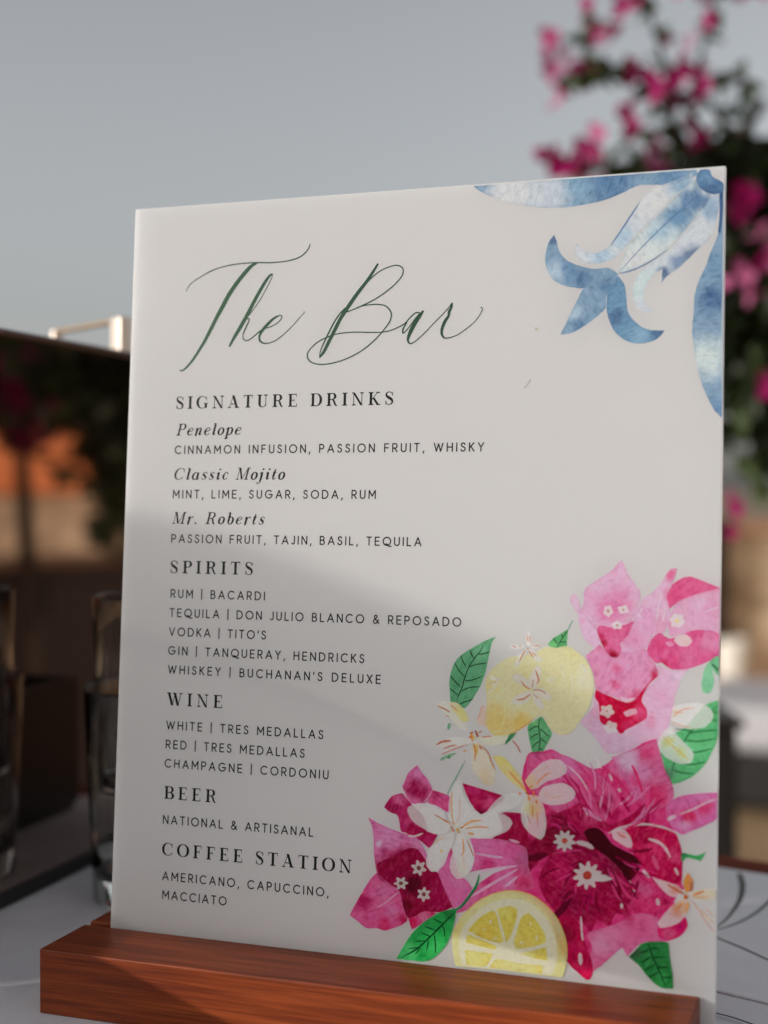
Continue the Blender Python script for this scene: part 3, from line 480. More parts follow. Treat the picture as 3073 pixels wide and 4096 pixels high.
[1,[166.3,58.51,164.68,59.64,162.58,59.88],0.52,[237,70,150]],
[1,[169.84,51.87,166.39,52.47,162.94,52.69],0.43,[217,30,118]],
[1,[170.22,44.46,167.24,43.1,164.64,41.34],0.64,[237,70,150]],
[1,[173.76,49.11,171.57,48.17,169.54,46.98],0.5,[145,10,54]],
[1,[167.46,60.11,165.27,61.87,162.44,62.72],0.43,[145,10,54]],
[1,[172.77,54.27,169.4,54.91,165.8,54.65],0.42,[237,70,150]],
[1,[169.53,51.15,166.56,51.64,163.62,51.74],0.42,[237,70,150]],
[1,[172.0,41.98,171.19,40.36,171.25,38.32],0.84,[237,70,150]],
[1,[168.16,59.21,167.31,61.12,166.04,62.44],0.61,[145,10,54]],
[1,[170.46,44.33,168.6,42.4,167.48,39.82],0.53,[237,70,150]],
[1,[166.57,57.24,164.49,58.97,162.04,59.96],0.54,[217,30,118]],
[1,[170.86,57.82,167.88,60.25,164.4,62.02],0.66,[237,70,150]],
[1,[172.86,48.33,171.51,47.04,170.65,45.21],0.45,[145,10,54]],
[1,[170.88,40.72,168.38,38.73,166.57,36.31],0.36,[217,30,118]],
[1,[165.46,45.85,162.09,44.26,159.26,41.6],0.6,[145,10,54]],
[1,[173.58,47.83,171.52,46.04,169.89,43.81],0.8,[145,10,54]],
[1,[172.25,52.96,168.46,53.67,164.6,53.99],0.7,[145,10,54]],
[1,[173.0,52.11,168.83,51.75,164.68,50.67],0.83,[237,70,150]],
[1,[181.53,58.29,184.02,59.8,186.87,60.91,192.9,62.15,198.2,61.8,201.71,60.85,203.82,59.8],0.71,[241,235,241]],
[1,[194.38,57.63,197.56,56.84,199.69,55.27,201.48,52.28],0.99,[241,235,241]],
[1,[173.85,83.85,174.59,82.82],0.8,[241,235,241]],
[1,[177.33,82.28,179.02,78.99],1.08,[241,235,241]],
[1,[181.57,77.73,182.41,75.12],0.93,[241,235,241]],
[1,[184.53,72.95,185.26,71.76],0.93,[241,235,241]],
[1,[192.69,47.66,194.92,45.41],1.13,[241,235,241]],
[1,[197.54,39.01,197.85,36.95],1.26,[241,235,241]],
[1,[186.19,36.53,186.22,34.77],0.85,[241,235,241]],
[1,[173.03,31.0,173.41,26.08,173.82,23.3],0.72,[241,235,241]],
[1,[172.99,19.32,173.24,15.46],1.36,[241,235,241]],
[1,[202.92,49.26,204.0,46.92],0.84,[241,235,241]],
[1,[167.33,79.49,171.05,76.49,173.29,73.78,174.61,71.37],0.55,[241,235,241]],
[1,[171.08,54.66,174.37,54.22,176.75,53.0],1.59,[241,235,241]],
[1,[200.27,64.06,203.04,65.67],1.26,[241,235,241]],
[1,[204.08,66.1,208.57,68.18,212.69,70.57,215.75,71.84],0.56,[241,235,241]],
[1,[188.57,43.78,190.4,40.44],0.64,[241,235,241]],
[1,[173.81,65.23,175.3,63.21],0.86,[241,235,241]],
[0,[171.01,54.38,170.57,54.04,169.8,53.89,169.35,53.76,169.47,53.35,169.76,52.69,169.68,52.18,169.13,52.17,168.47,52.52,168.05,52.67,167.86,52.27,167.61,51.57,167.2,51.2,166.8,51.52,166.56,52.19,166.37,52.57,165.95,52.37,165.28,51.94,164.73,51.89,164.66,52.39,164.96,53.08,165.08,53.51,164.64,53.59,163.86,53.64,163.42,53.93,163.72,54.38,164.42,54.77,164.8,55.03,164.54,55.37,164.02,55.88,163.9,56.38,164.43,56.56,165.2,56.46,165.66,56.44,165.7,56.87,165.68,57.6,165.94,58.07,166.45,57.9,166.93,57.36,167.25,57.07,167.58,57.39,168.07,57.99,168.58,58.22,168.83,57.78,168.79,57.05,168.83,56.62,169.29,56.69,170.06,56.88,170.58,56.76,170.45,56.25,169.93,55.68,169.66,55.32,170.03,55.09,170.72,54.79],[241,241,241],[],0.06,0.05],
[0,[168.16,54.85,167.9,54.22,167.25,53.92,166.59,54.12,166.31,54.7,166.57,55.33,167.22,55.64,167.87,55.44],[222,112,98],[],0.1,0.0],
[0,[177.08,44.51,179.95,45.12,183.39,43.94,180.71,42.89,177.83,42.8],[241,241,241],[],0.06,0.04],
[0,[179.43,42.92,178.82,42.64,177.86,42.65,177.3,42.59,177.38,42.08,177.64,41.21,177.49,40.6,176.85,40.69,176.13,41.24,175.66,41.5,175.4,41.01,175.06,40.13,174.57,39.68,174.13,40.12,173.92,41.0,173.73,41.48,173.23,41.21,172.41,40.64,171.76,40.53,171.7,41.15,172.09,42.02,172.25,42.54,171.69,42.59,170.71,42.56,170.14,42.83,170.48,43.39,171.33,43.93,171.77,44.28,171.38,44.63,170.61,45.15,170.35,45.71,170.96,45.99,171.94,45.98,172.5,46.03,172.42,46.55,172.16,47.42,172.3,48.04,172.95,47.95,173.68,47.39,174.15,47.12,174.41,47.61,174.75,48.5,175.24,48.94,175.68,48.5,175.89,47.62,176.08,47.14,176.58,47.41,177.39,47.97,178.04,48.07,178.1,47.46,177.71,46.59,177.55,46.07,178.11,46.02,179.08,46.05,179.64,45.78,179.3,45.22,178.46,44.69,178.02,44.34,178.41,43.99,179.17,43.48],[241,241,241],[],0.06,0.05],
[0,[176.37,44.44,175.96,43.43,174.93,42.93,173.88,43.24,173.44,44.18,173.85,45.2,174.88,45.69,175.92,45.38],[211,85,72],[],0.1,0.0],
[0,[182.6,58.8,184.02,60.15,186.17,60.14,188.34,58.2,189.37,55.82,188.94,54.19,186.97,54.56,184.81,55.79,183.18,56.72],[241,235,241],[[185.84,58.0,1.42,[241,180,178],0.6]],0.08,0.06],
[1,[184.39,59.12,185.49,57.97,187.28,57.41],0.43,[222,124,110]]]],
["bougainvillea_print",[
[0,[132.23,71.05,145.42,68.14,146.89,66.68,141.2,62.44,138.31,61.18,135.32,64.45,133.02,68.48],[208,24,102],[[135.94,69.04,2.14,[228,64,142],0.7],[141.13,65.57,2.13,[237,93,162],0.7],[139.02,62.28,1.42,[122,10,50],0.8]],0.24,0.12],
[0,[144.46,62.34,153.44,62.33,155.8,50.82,150.07,52.06,142.84,53.54,146.38,56.94],[188,14,84],[[148.39,64.02,2.11,[241,122,180],0.7]],0.2,0.06],
[0,[135.21,52.92,146.45,53.49,154.37,51.39,155.21,45.28,146.64,44.53,140.53,43.29,135.1,41.7,136.83,45.75,136.39,49.19],[241,128,190],[[141.22,44.74,3.18,[222,41,128],0.8],[139.27,50.82,2.48,[241,151,204],0.6],[150.11,50.34,3.16,[241,99,170],0.6]],0.22,0.1],
[0,[137.75,37.5,143.09,41.79,148.44,44.17,155.2,45.62,157.46,38.97,152.53,36.8,143.23,35.52,134.65,29.23,130.66,27.8,135.27,34.15],[241,117,180],[[141.69,39.59,2.47,[222,41,128],0.8],[148.89,39.9,2.8,[241,157,207],0.7],[135.33,31.72,2.84,[241,146,200],0.6],[153.88,40.36,2.44,[222,35,118],0.7]],0.22,0.1],
[1,[137.14,48.21,142.97,47.66,146.57,47.63],0.92,[241,209,237]],
[1,[138.74,42.1,144.85,44.02,151.64,45.31],0.71,[241,209,237]],
[1,[136.01,33.87,143.16,38.69,151.66,44.28],0.92,[241,209,237]],
[1,[148.6,53.67,152.2,52.93],0.77,[241,209,237]],
[1,[147.5,38.05,151.71,41.88],0.91,[241,209,237]]]],
["bougainvillea_print",[
[0,[110.69,66.2,107.3,64.89,105.45,62.61,104.54,60.94,106.68,59.5,109.36,58.63,110.19,56.21,111.02,53.26,114.81,52.68,120.06,52.75,119.17,58.32,114.56,62.57,112.23,64.88],[208,41,119],[[109.97,64.37,2.2,[241,122,182],0.8],[113.2,56.44,2.92,[225,79,147],0.7],[106.26,60.89,1.47,[173,10,84],0.7],[108.55,60.7,1.84,[179,18,89],0.6]],0.28,0.12],
[0,[121.55,67.85,124.17,67.5,127.91,66.19,128.35,63.23,127.48,60.89,124.3,62.23,120.16,63.69],[241,102,168],[[122.71,66.34,1.81,[202,30,112],0.7]],0.28,0.1],
[0,[116.1,75.98,113.15,73.48,111.72,70.18,111.01,68.35,112.21,65.59,113.79,63.22,118.3,63.02,120.32,64.76,121.63,67.68,120.36,70.77,117.66,73.78],[241,128,190],[[114.79,68.26,3.65,[191,14,100],0.95],[117.86,66.0,2.55,[194,18,103],0.9],[116.55,73.35,2.19,[241,154,207],0.7],[112.89,68.84,1.1,[241,102,168],0.5]],0.24,0.12],
[1,[118.48,63.57,120.3,65.46,121.48,67.67],0.58,[241,169,208]],
[1,[111.79,67.34,112.6,65.27,114.17,63.07],0.59,[241,166,203]],
[0,[113.96,56.5,119.28,54.09,123.95,53.59,122.0,49.74,120.91,48.59,117.1,51.1,112.92,52.7],[202,21,103],[[120.86,50.35,1.81,[222,64,135],0.6]],0.24,0.08],
[0,[124.44,40.82,126.92,45.59,128.67,49.59,131.43,41.79,134.8,38.62,136.13,36.31,133.14,31.51,129.89,29.11,126.81,34.74],[241,128,190],[[128.35,47.46,2.15,[222,35,126],0.7],[131.51,38.32,2.86,[241,148,203],0.6]],0.18,0.1],
[0,[103.03,39.09,100.42,36.55,97.84,32.39,95.27,27.87,93.15,23.57,96.22,21.56,99.34,19.74,102.77,20.09,106.21,19.66,111.83,22.0,113.84,24.03,113.0,27.47,111.79,30.52,110.59,33.23,106.95,35.01],[241,108,174],[[97.56,28.81,2.95,[208,27,115],0.9],[105.49,32.4,3.3,[241,146,198],0.7],[105.78,21.46,2.56,[240,41,123],0.8],[112.51,24.6,1.82,[208,18,96],0.9],[107.93,26.26,2.92,[241,157,205],0.6]],0.26,0.12],
[0,[114.2,24.77,115.61,20.87,118.55,22.92,124.03,27.14,119.92,28.14],[241,79,150],[[115.19,22.76,1.81,[237,18,96],0.9],[119.98,25.69,2.16,[241,146,192],0.7]],0.24,0.08],
[0,[98.89,57.12,100.33,54.01,101.02,49.78,101.36,44.11,102.25,39.56,103.09,36.79,106.95,34.66,110.03,33.18,114.64,29.73,118.29,33.6,121.14,39.12,121.01,44.38,120.02,46.76,118.65,49.11,116.34,51.74,111.03,52.9,106.44,54.14,102.2,55.59],[241,140,197],[[106.05,40.25,5.5,[194,14,100],0.9],[112.01,44.31,5.11,[199,21,108],0.85],[106.89,51.68,4.04,[241,163,211],0.7],[116.38,49.98,2.54,[241,157,205],0.7],[115.54,38.62,4.72,[173,10,79],0.9],[99.68,56.46,1.48,[222,59,132],0.8],[103.53,48.92,1.1,[241,224,241],0.8]],0.3,0.1],
[0,[102.57,41.72,103.43,38.24,107.7,35.08,110.78,33.25,112.43,27.76,114.02,24.57,116.25,25.32,119.93,27.44,125.13,27.6,129.69,29.79,127.19,34.43,124.85,39.46,124.07,40.79,121.08,41.58,119.89,44.28,117.19,47.58,114.17,48.03,109.7,45.88],[185,10,86],[[115.24,35.77,3.63,[110,10,41],0.9],[113.91,28.61,2.54,[127,10,45],0.8],[125.01,32.48,3.95,[194,18,100],0.8],[117.67,28.27,2.17,[179,10,73],0.8],[106.82,39.61,2.57,[191,14,95],0.7],[121.22,35.62,2.16,[168,10,76],0.6]],0.26,0.04],
[0,[120.22,41.04,119.78,40.69,119.08,40.62,118.66,40.55,118.61,40.13,118.55,39.44,118.21,39.0,117.71,39.18,117.33,39.73,117.08,40.05,116.69,39.87,116.06,39.53,115.51,39.57,115.45,40.1,115.77,40.73,115.95,41.12,115.61,41.35,115.03,41.7,114.82,42.19,115.26,42.54,115.97,42.62,116.39,42.68,116.45,43.1,116.5,43.79,116.84,44.23,117.34,44.05,117.72,43.5,117.97,43.18,118.36,43.36,118.99,43.7,119.53,43.66,119.6,43.13,119.28,42.5,119.1,42.11,119.44,41.88,120.02,41.53],[241,241,241],[],0.06,0.05],
[0,[118.31,41.68,118.09,41.12,117.55,40.85,116.98,41.02,116.74,41.55,116.96,42.11,117.51,42.38,118.07,42.21],[156,93,83],[],0.1,0.0],
[0,[112.75,34.12,112.24,34.11,111.71,34.42,111.38,34.6,111.09,34.34,110.63,33.89,110.12,33.76,109.89,34.15,109.98,34.74,110.01,35.09,109.62,35.17,108.98,35.27,108.64,35.59,108.92,35.99,109.54,36.26,109.9,36.44,109.81,36.77,109.63,37.33,109.8,37.77,110.32,37.78,110.84,37.46,111.17,37.28,111.47,37.54,111.93,37.99,112.43,38.12,112.66,37.73,112.58,37.14,112.54,36.79,112.93,36.71,113.56,36.61,113.9,36.29,113.62,35.89,113.01,35.63,112.65,35.45,112.74,35.11,112.91,34.56],[241,241,241],[],0.06,0.05],
[0,[112.01,36.01,111.81,35.53,111.29,35.29,110.77,35.43,110.54,35.87,110.74,36.35,111.26,36.59,111.79,36.45],[156,93,83],[],0.1,0.0],
[0,[121.62,31.78,121.15,31.58,120.54,31.7,120.17,31.75,120.01,31.39,119.78,30.78,119.37,30.48,118.99,30.77,118.82,31.37,118.7,31.72,118.31,31.66,117.69,31.52,117.24,31.7,117.33,32.19,117.77,32.68,118.03,32.98,117.8,33.28,117.41,33.75,117.37,34.24,117.84,34.43,118.45,34.32,118.83,34.27,118.99,34.63,119.22,35.23,119.63,35.54,120.01,35.25,120.17,34.65,120.3,34.29,120.68,34.36,121.31,34.49,121.75,34.31,121.66,33.82,121.22,33.34,120.96,33.03,121.19,32.74,121.58,32.27],[241,241,241],[],0.06,0.05],
[0,[120.21,33.07,120.01,32.56,119.52,32.3,119.01,32.46,118.79,32.94,118.98,33.46,119.48,33.71,119.99,33.55],[156,93,83],[],0.1,0.0],
[1,[102.59,26.8,106.34,29.29,108.56,31.27,110.41,32.86],0.59,[241,186,219]],
[1,[113.31,52.2,115.58,52.03,118.73,53.34],0.8,[241,233,235]]]],
["jasmine_print",[
[0,[128.12,57.25,125.43,61.61,122.41,63.15,116.8,63.27,113.45,61.78,112.92,60.32,114.69,57.27,117.74,55.38,122.65,53.38,126.36,53.78,128.53,55.53],[241,241,241],[[130.57,55.17,3.23,[241,240,222],0.5]],0.06,0.07],
[0,[128.1,58.3,127.45,62.46,128.23,68.49,130.72,72.36,131.94,70.86,132.88,66.72,135.33,63.75,138.86,61.15,134.71,58.81,131.83,56.49,130.01,55.65],[241,241,241],[[130.57,55.17,3.23,[241,240,222],0.5]],0.06,0.07],
[0,[131.83,56.49,135.43,59.57,140.85,61.55,145.55,62.08,148.82,60.59,149.64,58.93,147.83,56.37,143.55,54.29,137.4,53.03,132.98,54.14],[241,241,241],[[130.57,55.17,3.23,[241,240,222],0.5]],0.06,0.07],
[0,[129.67,54.22,125.63,53.2,122.37,49.77,120.23,45.72,120.11,42.9,121.84,40.87,124.06,41.21,126.59,43.81,127.98,47.78,129.74,51.43],[241,241,241],[[130.57,55.17,3.23,[241,240,222],0.5]],0.06,0.07],
[0,[130.79,53.61,133.72,54.2,135.99,50.9,136.88,47.14,136.16,43.26,134.03,40.29,131.13,39.15,128.87,41.22,128.36,43.97,129.43,48.6],[241,241,241],[[130.57,55.17,3.23,[241,240,222],0.5],[132.52,42.59,2.5,[241,241,226],0.6]],0.06,0.07],
[1,[122.49,59.98,125.12,58.78,128.12,57.6],0.36,[208,135,87]],
[1,[124.37,59.07,128.5,56.93],0.29,[237,164,90]],
[1,[128.61,68.17,128.54,63.25,129.04,57.67],0.5,[241,202,153]],
[1,[131.23,66.25,131.55,60.67,130.33,57.77],0.29,[241,198,178]],
[1,[133.15,62.89,132.5,59.34],0.25,[241,224,207]],
[1,[132.56,56.55,135.45,58.52,139.09,59.15],0.72,[241,191,132]],
[1,[133.31,55.91,137.68,56.95,142.04,56.95],0.43,[241,176,113]],
[1,[134.44,54.6,136.64,54.43],0.93,[241,193,140]],
[1,[132.65,52.71,133.1,48.91,132.42,46.76],0.5,[241,179,94]],
[1,[134.12,52.48,135.66,49.13,136.62,47.12],0.36,[208,135,75]],
[1,[133.14,47.17,133.43,42.67],0.29,[241,209,192]],
[1,[124.82,48.22,125.76,47.59],1.08,[241,220,156]],
[1,[122.37,49.77,124.55,51.7,126.75,52.58],0.33,[241,205,159]],
[1,[128.89,55.91,129.48,54.56],0.57,[222,141,76]],
[1,[130.55,56.04,131.33,54.35],0.79,[241,196,97]],
[1,[129.61,57.02,128.84,58.36],0.5,[237,170,105]],
[1,[131.65,56.13,132.93,56.58],0.43,[222,132,75]],
[1,[128.16,55.85,129.25,56.57],0.36,[208,124,86]],
[1,[114.6,60.8,117.62,60.32],0.22,[241,238,230]],
[1,[116.56,57.76,120.7,57.03],0.22,[241,241,241]]]],
["jasmine_print",[
[0,[155.57,70.67,153.68,73.2,156.66,77.25,159.65,79.81,162.36,80.93,165.68,80.72,167.46,78.84,167.32,76.77,164.89,75.0,160.99,73.55,157.99,71.28],[241,241,241],[[156.2,69.83,2.7,[241,241,214],0.6],[154.91,73.29,2.7,[241,241,178],0.7]],0.05,0.06],
[0,[158.63,70.0,159.81,71.7,163.42,72.98,166.72,73.36,169.44,72.08,170.61,70.26,169.66,68.29,166.55,66.6,162.94,66.04,159.91,66.41,158.51,68.22],[241,241,241],[[156.2,69.83,2.7,[241,241,214],0.6]],0.05,0.06],
[0,[153.17,68.43,152.49,64.24,152.66,60.11,154.31,57.44,156.48,55.69,159.23,54.5,160.48,56.02,161.1,59.88,160.41,64.24,159.29,67.1,157.74,68.76],[241,241,241],[[156.2,69.83,2.7,[241,241,214],0.6],[156.3,64.52,3.29,[241,241,161],0.75]],0.05,0.06],
[0,[153.78,68.47,149.79,68.78,146.1,67.93,143.67,65.96,140.88,62.48,142.84,61.29,146.84,62.48,152.31,65.56],[241,241,241],[[156.2,69.83,2.7,[241,241,214],0.6]],0.05,0.06],
[1,[148.09,76.09,150.3,73.86,153.12,71.09,155.0,68.56],0.48,[241,167,92]],
[1,[157.37,72.27,159.74,75.09,162.14,76.58],0.54,[241,182,143]],
[1,[161.79,79.06,159.7,77.45,156.69,75.77],0.36,[241,222,197]],
[1,[156.16,71.89,155.26,70.94],0.78,[241,191,132]],
[1,[160.02,68.92,162.9,68.39,166.8,69.4],0.48,[241,218,201]],
[1,[160.15,69.81,161.96,70.24],0.3,[241,220,204]],
[1,[154.7,68.54,155.28,66.81],0.66,[241,161,84]],
[1,[156.49,70.44,156.84,68.1],0.54,[237,161,84]],
[1,[157.47,67.26,157.79,66.11],0.78,[231,161,92]],
[1,[156.28,65.7,156.51,61.59],0.54,[241,205,110]],
[1,[157.84,63.46,158.25,58.19],0.27,[237,164,116]],
[1,[154.36,62.6,155.8,59.17],0.3,[222,161,116]],
[1,[151.61,69.5,152.25,68.51],0.78,[237,176,154]],
[1,[145.86,64.93,150.44,67.05],0.3,[241,233,221]],
[1,[153.76,69.66,154.69,68.83],0.42,[194,112,84]]]],
["jasmine_print",[
[0,[195.79,45.66,198.44,45.03,203.7,43.77,205.98,41.89,204.79,39.88,201.3,40.41,198.47,42.59],[241,241,241],[[203.02,42.31,1.74,[237,161,128],0.6]],0.08,0.06],
[0,[205.83,40.15,203.08,38.15,199.99,34.72,197.76,31.37,198.83,29.91,202.83,30.66,206.25,34.3,207.76,37.91],[241,241,241],[[204.49,36.55,2.43,[241,182,131],0.7]],0.08,0.06],
[0,[207.88,41.73,211.66,43.29,215.42,43.64,215.63,40.9,212.39,39.91,208.59,40.58],[241,231,211],[],0.1,0.06],
[0,[206.15,42.26,205.69,45.34,207.04,48.06,208.7,45.61,208.39,42.47],[237,164,106],[[206.8,45.44,1.04,[241,191,96],0.7]],0.12,0.06],
[1,[207.12,47.55,206.82,44.05,206.85,41.63],0.83,[241,179,87]],
[1,[208.53,45.25,207.88,42.07],0.69,[202,135,99]],
[1,[208.58,41.1,212.35,42.84],0.69,[237,164,104]],
[1,[208.94,40.44,213.74,41.24],0.55,[241,199,153]],
[1,[200.56,43.83,204.07,42.06,206.16,41.22],0.77,[217,141,105]],
[1,[205.82,40.49,207.21,40.28],1.39,[211,124,66]],
[1,[205.51,38.38,203.11,35.72],0.97,[241,182,131]],
[1,[207.23,38.89,206.59,35.37],0.97,[241,193,133]],
[1,[207.91,40.0,210.01,37.43,213.16,32.92,215.75,30.09],0.31,[237,186,167]],
[1,[210.7,37.16,213.48,34.67,215.21,33.12],0.69,[241,217,197]],
[1,[212.42,37.67,215.19,35.18],0.41,[241,205,190]],
[0,[197.79,29.63,201.79,30.73,204.89,32.43,206.09,33.59,207.26,31.63,205.29,28.49,201.84,26.75,198.7,26.94],[237,35,135],[[200.78,27.85,2.08,[241,122,177],0.7],[204.22,30.98,1.73,[217,21,132],0.6]],0.16,0.08]]],
["leaf_print",[
[0,[188.77,19.89,191.73,23.07,192.94,24.53,196.97,25.54,201.16,25.64,201.94,20.0,202.77,15.26,202.82,11.39,198.93,11.36,195.39,13.73,192.53,16.89,190.02,18.88],[55,154,82],[[191.04,21.61,2.1,[70,99,80],0.8],[199.58,14.2,2.43,[73,192,104],0.6],[195.33,17.54,2.09,[64,172,93],0.5]],0.2,0.12],
[1,[194.87,24.8,196.34,20.78,198.5,16.51,200.67,11.56],0.42,[21,67,40]],
[1,[195.25,22.75,192.46,21.41],0.42,[21,67,40]],
[1,[196.16,20.76,192.51,18.28],0.42,[21,67,40]],
[1,[197.42,18.47,193.6,15.96],0.42,[21,67,40]],
[1,[198.51,16.16,195.38,14.08],0.42,[21,67,40]],
[1,[195.6,23.14,198.75,23.47],0.42,[21,67,40]],
[1,[196.69,20.47,200.88,20.93],0.42,[21,67,40]],
[1,[198.14,17.51,201.62,17.89],0.42,[21,67,40]],
[1,[199.23,14.51,202.36,14.86],0.42,[21,67,40]]]],
["leaf_print",[
[0,[204.77,54.02,207.03,53.97,209.8,53.68,212.71,55.14,210.86,52.04,209.47,52.44,206.7,52.72,205.74,51.88,204.99,51.11],[81,195,119],[[205.3,53.65,1.04,[35,76,56],0.8]],0.14,0.1]]],
["leaf_print",[
[1,[138.69,41.37,137.74,37.52,135.32,33.72,132.89,30.52,130.62,28.71],0.89,[59,155,98]],
[0,[131.23,29.56,125.8,27.84,120.79,24.74,116.21,20.28,112.9,15.52,110.35,10.63,115.16,10.67,119.43,10.74,122.8,11.87,125.7,14.49,128.15,17.93,129.73,22.06,130.56,26.12],[56,198,104],[[128.77,27.13,2.86,[40,135,71],0.8],[114.24,13.26,3.72,[107,241,152],0.7],[121.68,23.23,2.88,[54,172,92],0.5],[124.83,15.59,2.86,[87,235,133],0.6]],0.16,0.12],
[1,[131.25,28.97,125.91,23.26,122.61,19.74,117.62,14.82,112.15,11.23],0.53,[17,72,39]],
[1,[126.31,24.1,122.9,25.35],0.41,[17,72,39]],
[1,[126.11,23.68,127.0,21.78,127.18,19.61],0.41,[17,72,39]],
[1,[124.05,21.48,119.99,22.46],0.41,[17,72,39]],
[1,[123.44,20.62,123.94,17.48,124.11,13.92],0.41,[17,72,39]],
[1,[122.2,19.3,119.11,20.18],0.41,[17,72,39]],
[1,[121.59,18.04,120.96,14.38],0.41,[17,72,39]],
[1,[120.96,17.77,117.14,17.17],0.41,[17,72,39]],
[1,[118.68,15.33,117.04,12.76],0.37,[17,72,39]],
[1,[118.04,15.26,114.64,14.5],0.33,[17,72,39]]]],
["lemon_slice_print",[
[0,[129.82,18.1,130.15,22.11,132.97,26.75,137.86,31.99,143.58,35.3,149.3,37.01,155.42,36.61,160.72,33.99,165.22,29.57,168.12,23.67,168.84,19.12,168.52,15.22,167.16,11.03,157.95,10.88,147.8,10.99,137.51,10.71,131.26,10.65,130.33,14.19],[241,240,181],[[167.37,21.28,3.52,[241,228,131],0.7],[131.39,23.03,2.85,[241,225,140],0.6],[165.91,14.17,2.74,[241,241,169],0.5]],0.08,0.08],
[0,[132.13,17.95,132.67,21.97,135.49,26.21,139.97,30.61,144.45,33.21,149.35,34.46,154.66,34.19,159.16,31.69,162.44,28.13,164.74,23.32,165.42,18.75,165.1,14.85,163.57,11.28,153.91,11.09,142.46,10.98,133.75,11.01,132.42,14.42],[241,241,230],[],0.06,0.02],
[0,[135.16,22.62,139.21,27.37,143.29,29.95,144.75,29.1,146.08,24.52,147.4,20.34,145.77,19.58,139.77,20.72],[241,228,123],[[141.39,22.47,2.82,[241,211,94],0.6],[154.52,20.7,2.38,[241,217,102],0.6],[147.4,29.76,2.4,[241,240,154],0.6],[137.44,13.78,4.84,[241,241,181],0.7],[151.85,12.61,7.95,[241,241,194],0.7]],0.18,0.08],
[0,[144.92,30.5,149.4,32.11,151.87,31.18,151.54,27.42,149.62,21.75,148.22,20.04,147.32,23.86],[241,228,123],[[141.39,22.47,2.82,[241,211,94],0.6],[154.52,20.7,2.38,[241,217,102],0.6],[147.4,29.76,2.4,[241,240,154],0.6],[137.44,13.78,4.84,[241,241,181],0.7],[151.85,12.61,7.95,[241,241,194],0.7]],0.18,0.08],
[0,[153.15,28.37,155.54,30.36,158.42,28.11,161.11,24.5,161.37,21.42,156.97,19.59,151.73,18.26,150.87,20.31],[241,228,123],[[141.39,22.47,2.82,[241,211,94],0.6],[154.52,20.7,2.38,[241,217,102],0.6],[147.4,29.76,2.4,[241,240,154],0.6],[137.44,13.78,4.84,[241,241,181],0.7],[151.85,12.61,7.95,[241,241,194],0.7]],0.18,0.08],
[0,[152.97,17.02,161.8,19.91,162.28,15.7,157.85,15.99],[241,228,123],[[141.39,22.47,2.82,[241,211,94],0.6],[154.52,20.7,2.38,[241,217,102],0.6],[147.4,29.76,2.4,[241,240,154],0.6],[137.44,13.78,4.84,[241,241,181],0.7],[151.85,12.61,7.95,[241,241,194],0.7]],0.18,0.08],
[0,[134.26,16.2,144.0,16.06,141.62,11.68,135.0,11.34],[241,228,123],[[141.39,22.47,2.82,[241,211,94],0.6],[154.52,20.7,2.38,[241,217,102],0.6],[147.4,29.76,2.4,[241,240,154],0.6],[137.44,13.78,4.84,[241,241,181],0.7],[151.85,12.61,7.95,[241,241,194],0.7]],0.18,0.08],
[0,[144.86,14.19,148.14,14.35,152.23,13.82,160.71,13.98,160.56,11.33,151.88,11.13,142.87,11.42],[241,228,123],[[141.39,22.47,2.82,[241,211,94],0.6],[154.52,20.7,2.38,[241,217,102],0.6],[147.4,29.76,2.4,[241,240,154],0.6],[137.44,13.78,4.84,[241,241,181],0.7],[151.85,12.61,7.95,[241,241,194],0.7]],0.18,0.08],
[0,[134.42,18.59,135.18,21.43,145.18,18.54,144.39,17.28],[241,228,123],[[141.39,22.47,2.82,[241,211,94],0.6],[154.52,20.7,2.38,[241,217,102],0.6],[147.4,29.76,2.4,[241,240,154],0.6],[137.44,13.78,4.84,[241,241,181],0.7],[151.85,12.61,7.95,[241,241,194],0.7]],0.18,0.08],
[1,[142.94,26.96,142.77,25.36],0.8,[241,241,219]],
[1,[137.24,22.44,136.84,21.8],0.65,[241,241,219]],
[1,[140.11,23.91,140.96,23.21],0.65,[241,241,219]],
[1,[153.71,21.0,153.32,20.18],0.87,[241,241,219]],
[1,[158.51,23.45,158.62,21.91],0.71,[241,241,219]],
[1,[145.53,21.32,143.9,20.76],0.48,[241,241,219]],
[1,[156.21,27.5,156.64,26.38],0.56,[241,241,219]],
[1,[130.15,22.11,132.97,26.83,137.86,32.06,143.58,35.37,149.3,37.09,155.42,36.68,160.72,34.06,165.22,29.65,168.12,23.75,168.88,19.12],0.29,[241,217,114]]]],
["lint_fibre",[
[1,[150.58,203.72,151.97,205.43,152.87,206.95],0.35,[183,181,178]],
[1,[154.08,224.28,154.81,223.41],0.85,[205,199,182]]]]]
# ------------------------------------------------------------------ lettering: stroke fonts drawn here, one unit = cap height
def disc(x, y, r, n=10):
    r *= .996
    return [(x + r * math.cos(2 * math.pi * k / n + .37), y + r * math.sin(2 * math.pi * k / n + .37)) for k in range(n)]

def stroke(pts, w=None, caps=True):
    """polygons (quads and round joints) of a line of constant or varying width"""
    P = [(p[0], p[1], p[2] if len(p) > 2 else w) for p in pts]
    out = []
    for (x0, y0, w0), (x1, y1, w1) in zip(P, P[1:]):
        dx, dy = x1 - x0, y1 - y0
        L = math.hypot(dx, dy)
        if L < 1e-9: continue
        nx, ny = -dy / L, dx / L
        out.append([(x0 - nx * w0 / 2, y0 - ny * w0 / 2), (x1 - nx * w1 / 2, y1 - ny * w1 / 2), (x1 + nx * w1 / 2, y1 + ny * w1 / 2), (x0 + nx * w0 / 2, y0 + ny * w0 / 2)])
    for i, (x, y, ww) in enumerate(P):
        if caps or 0 < i < len(P) - 1:
            out.append(disc(x, y, ww / 2))
    return out

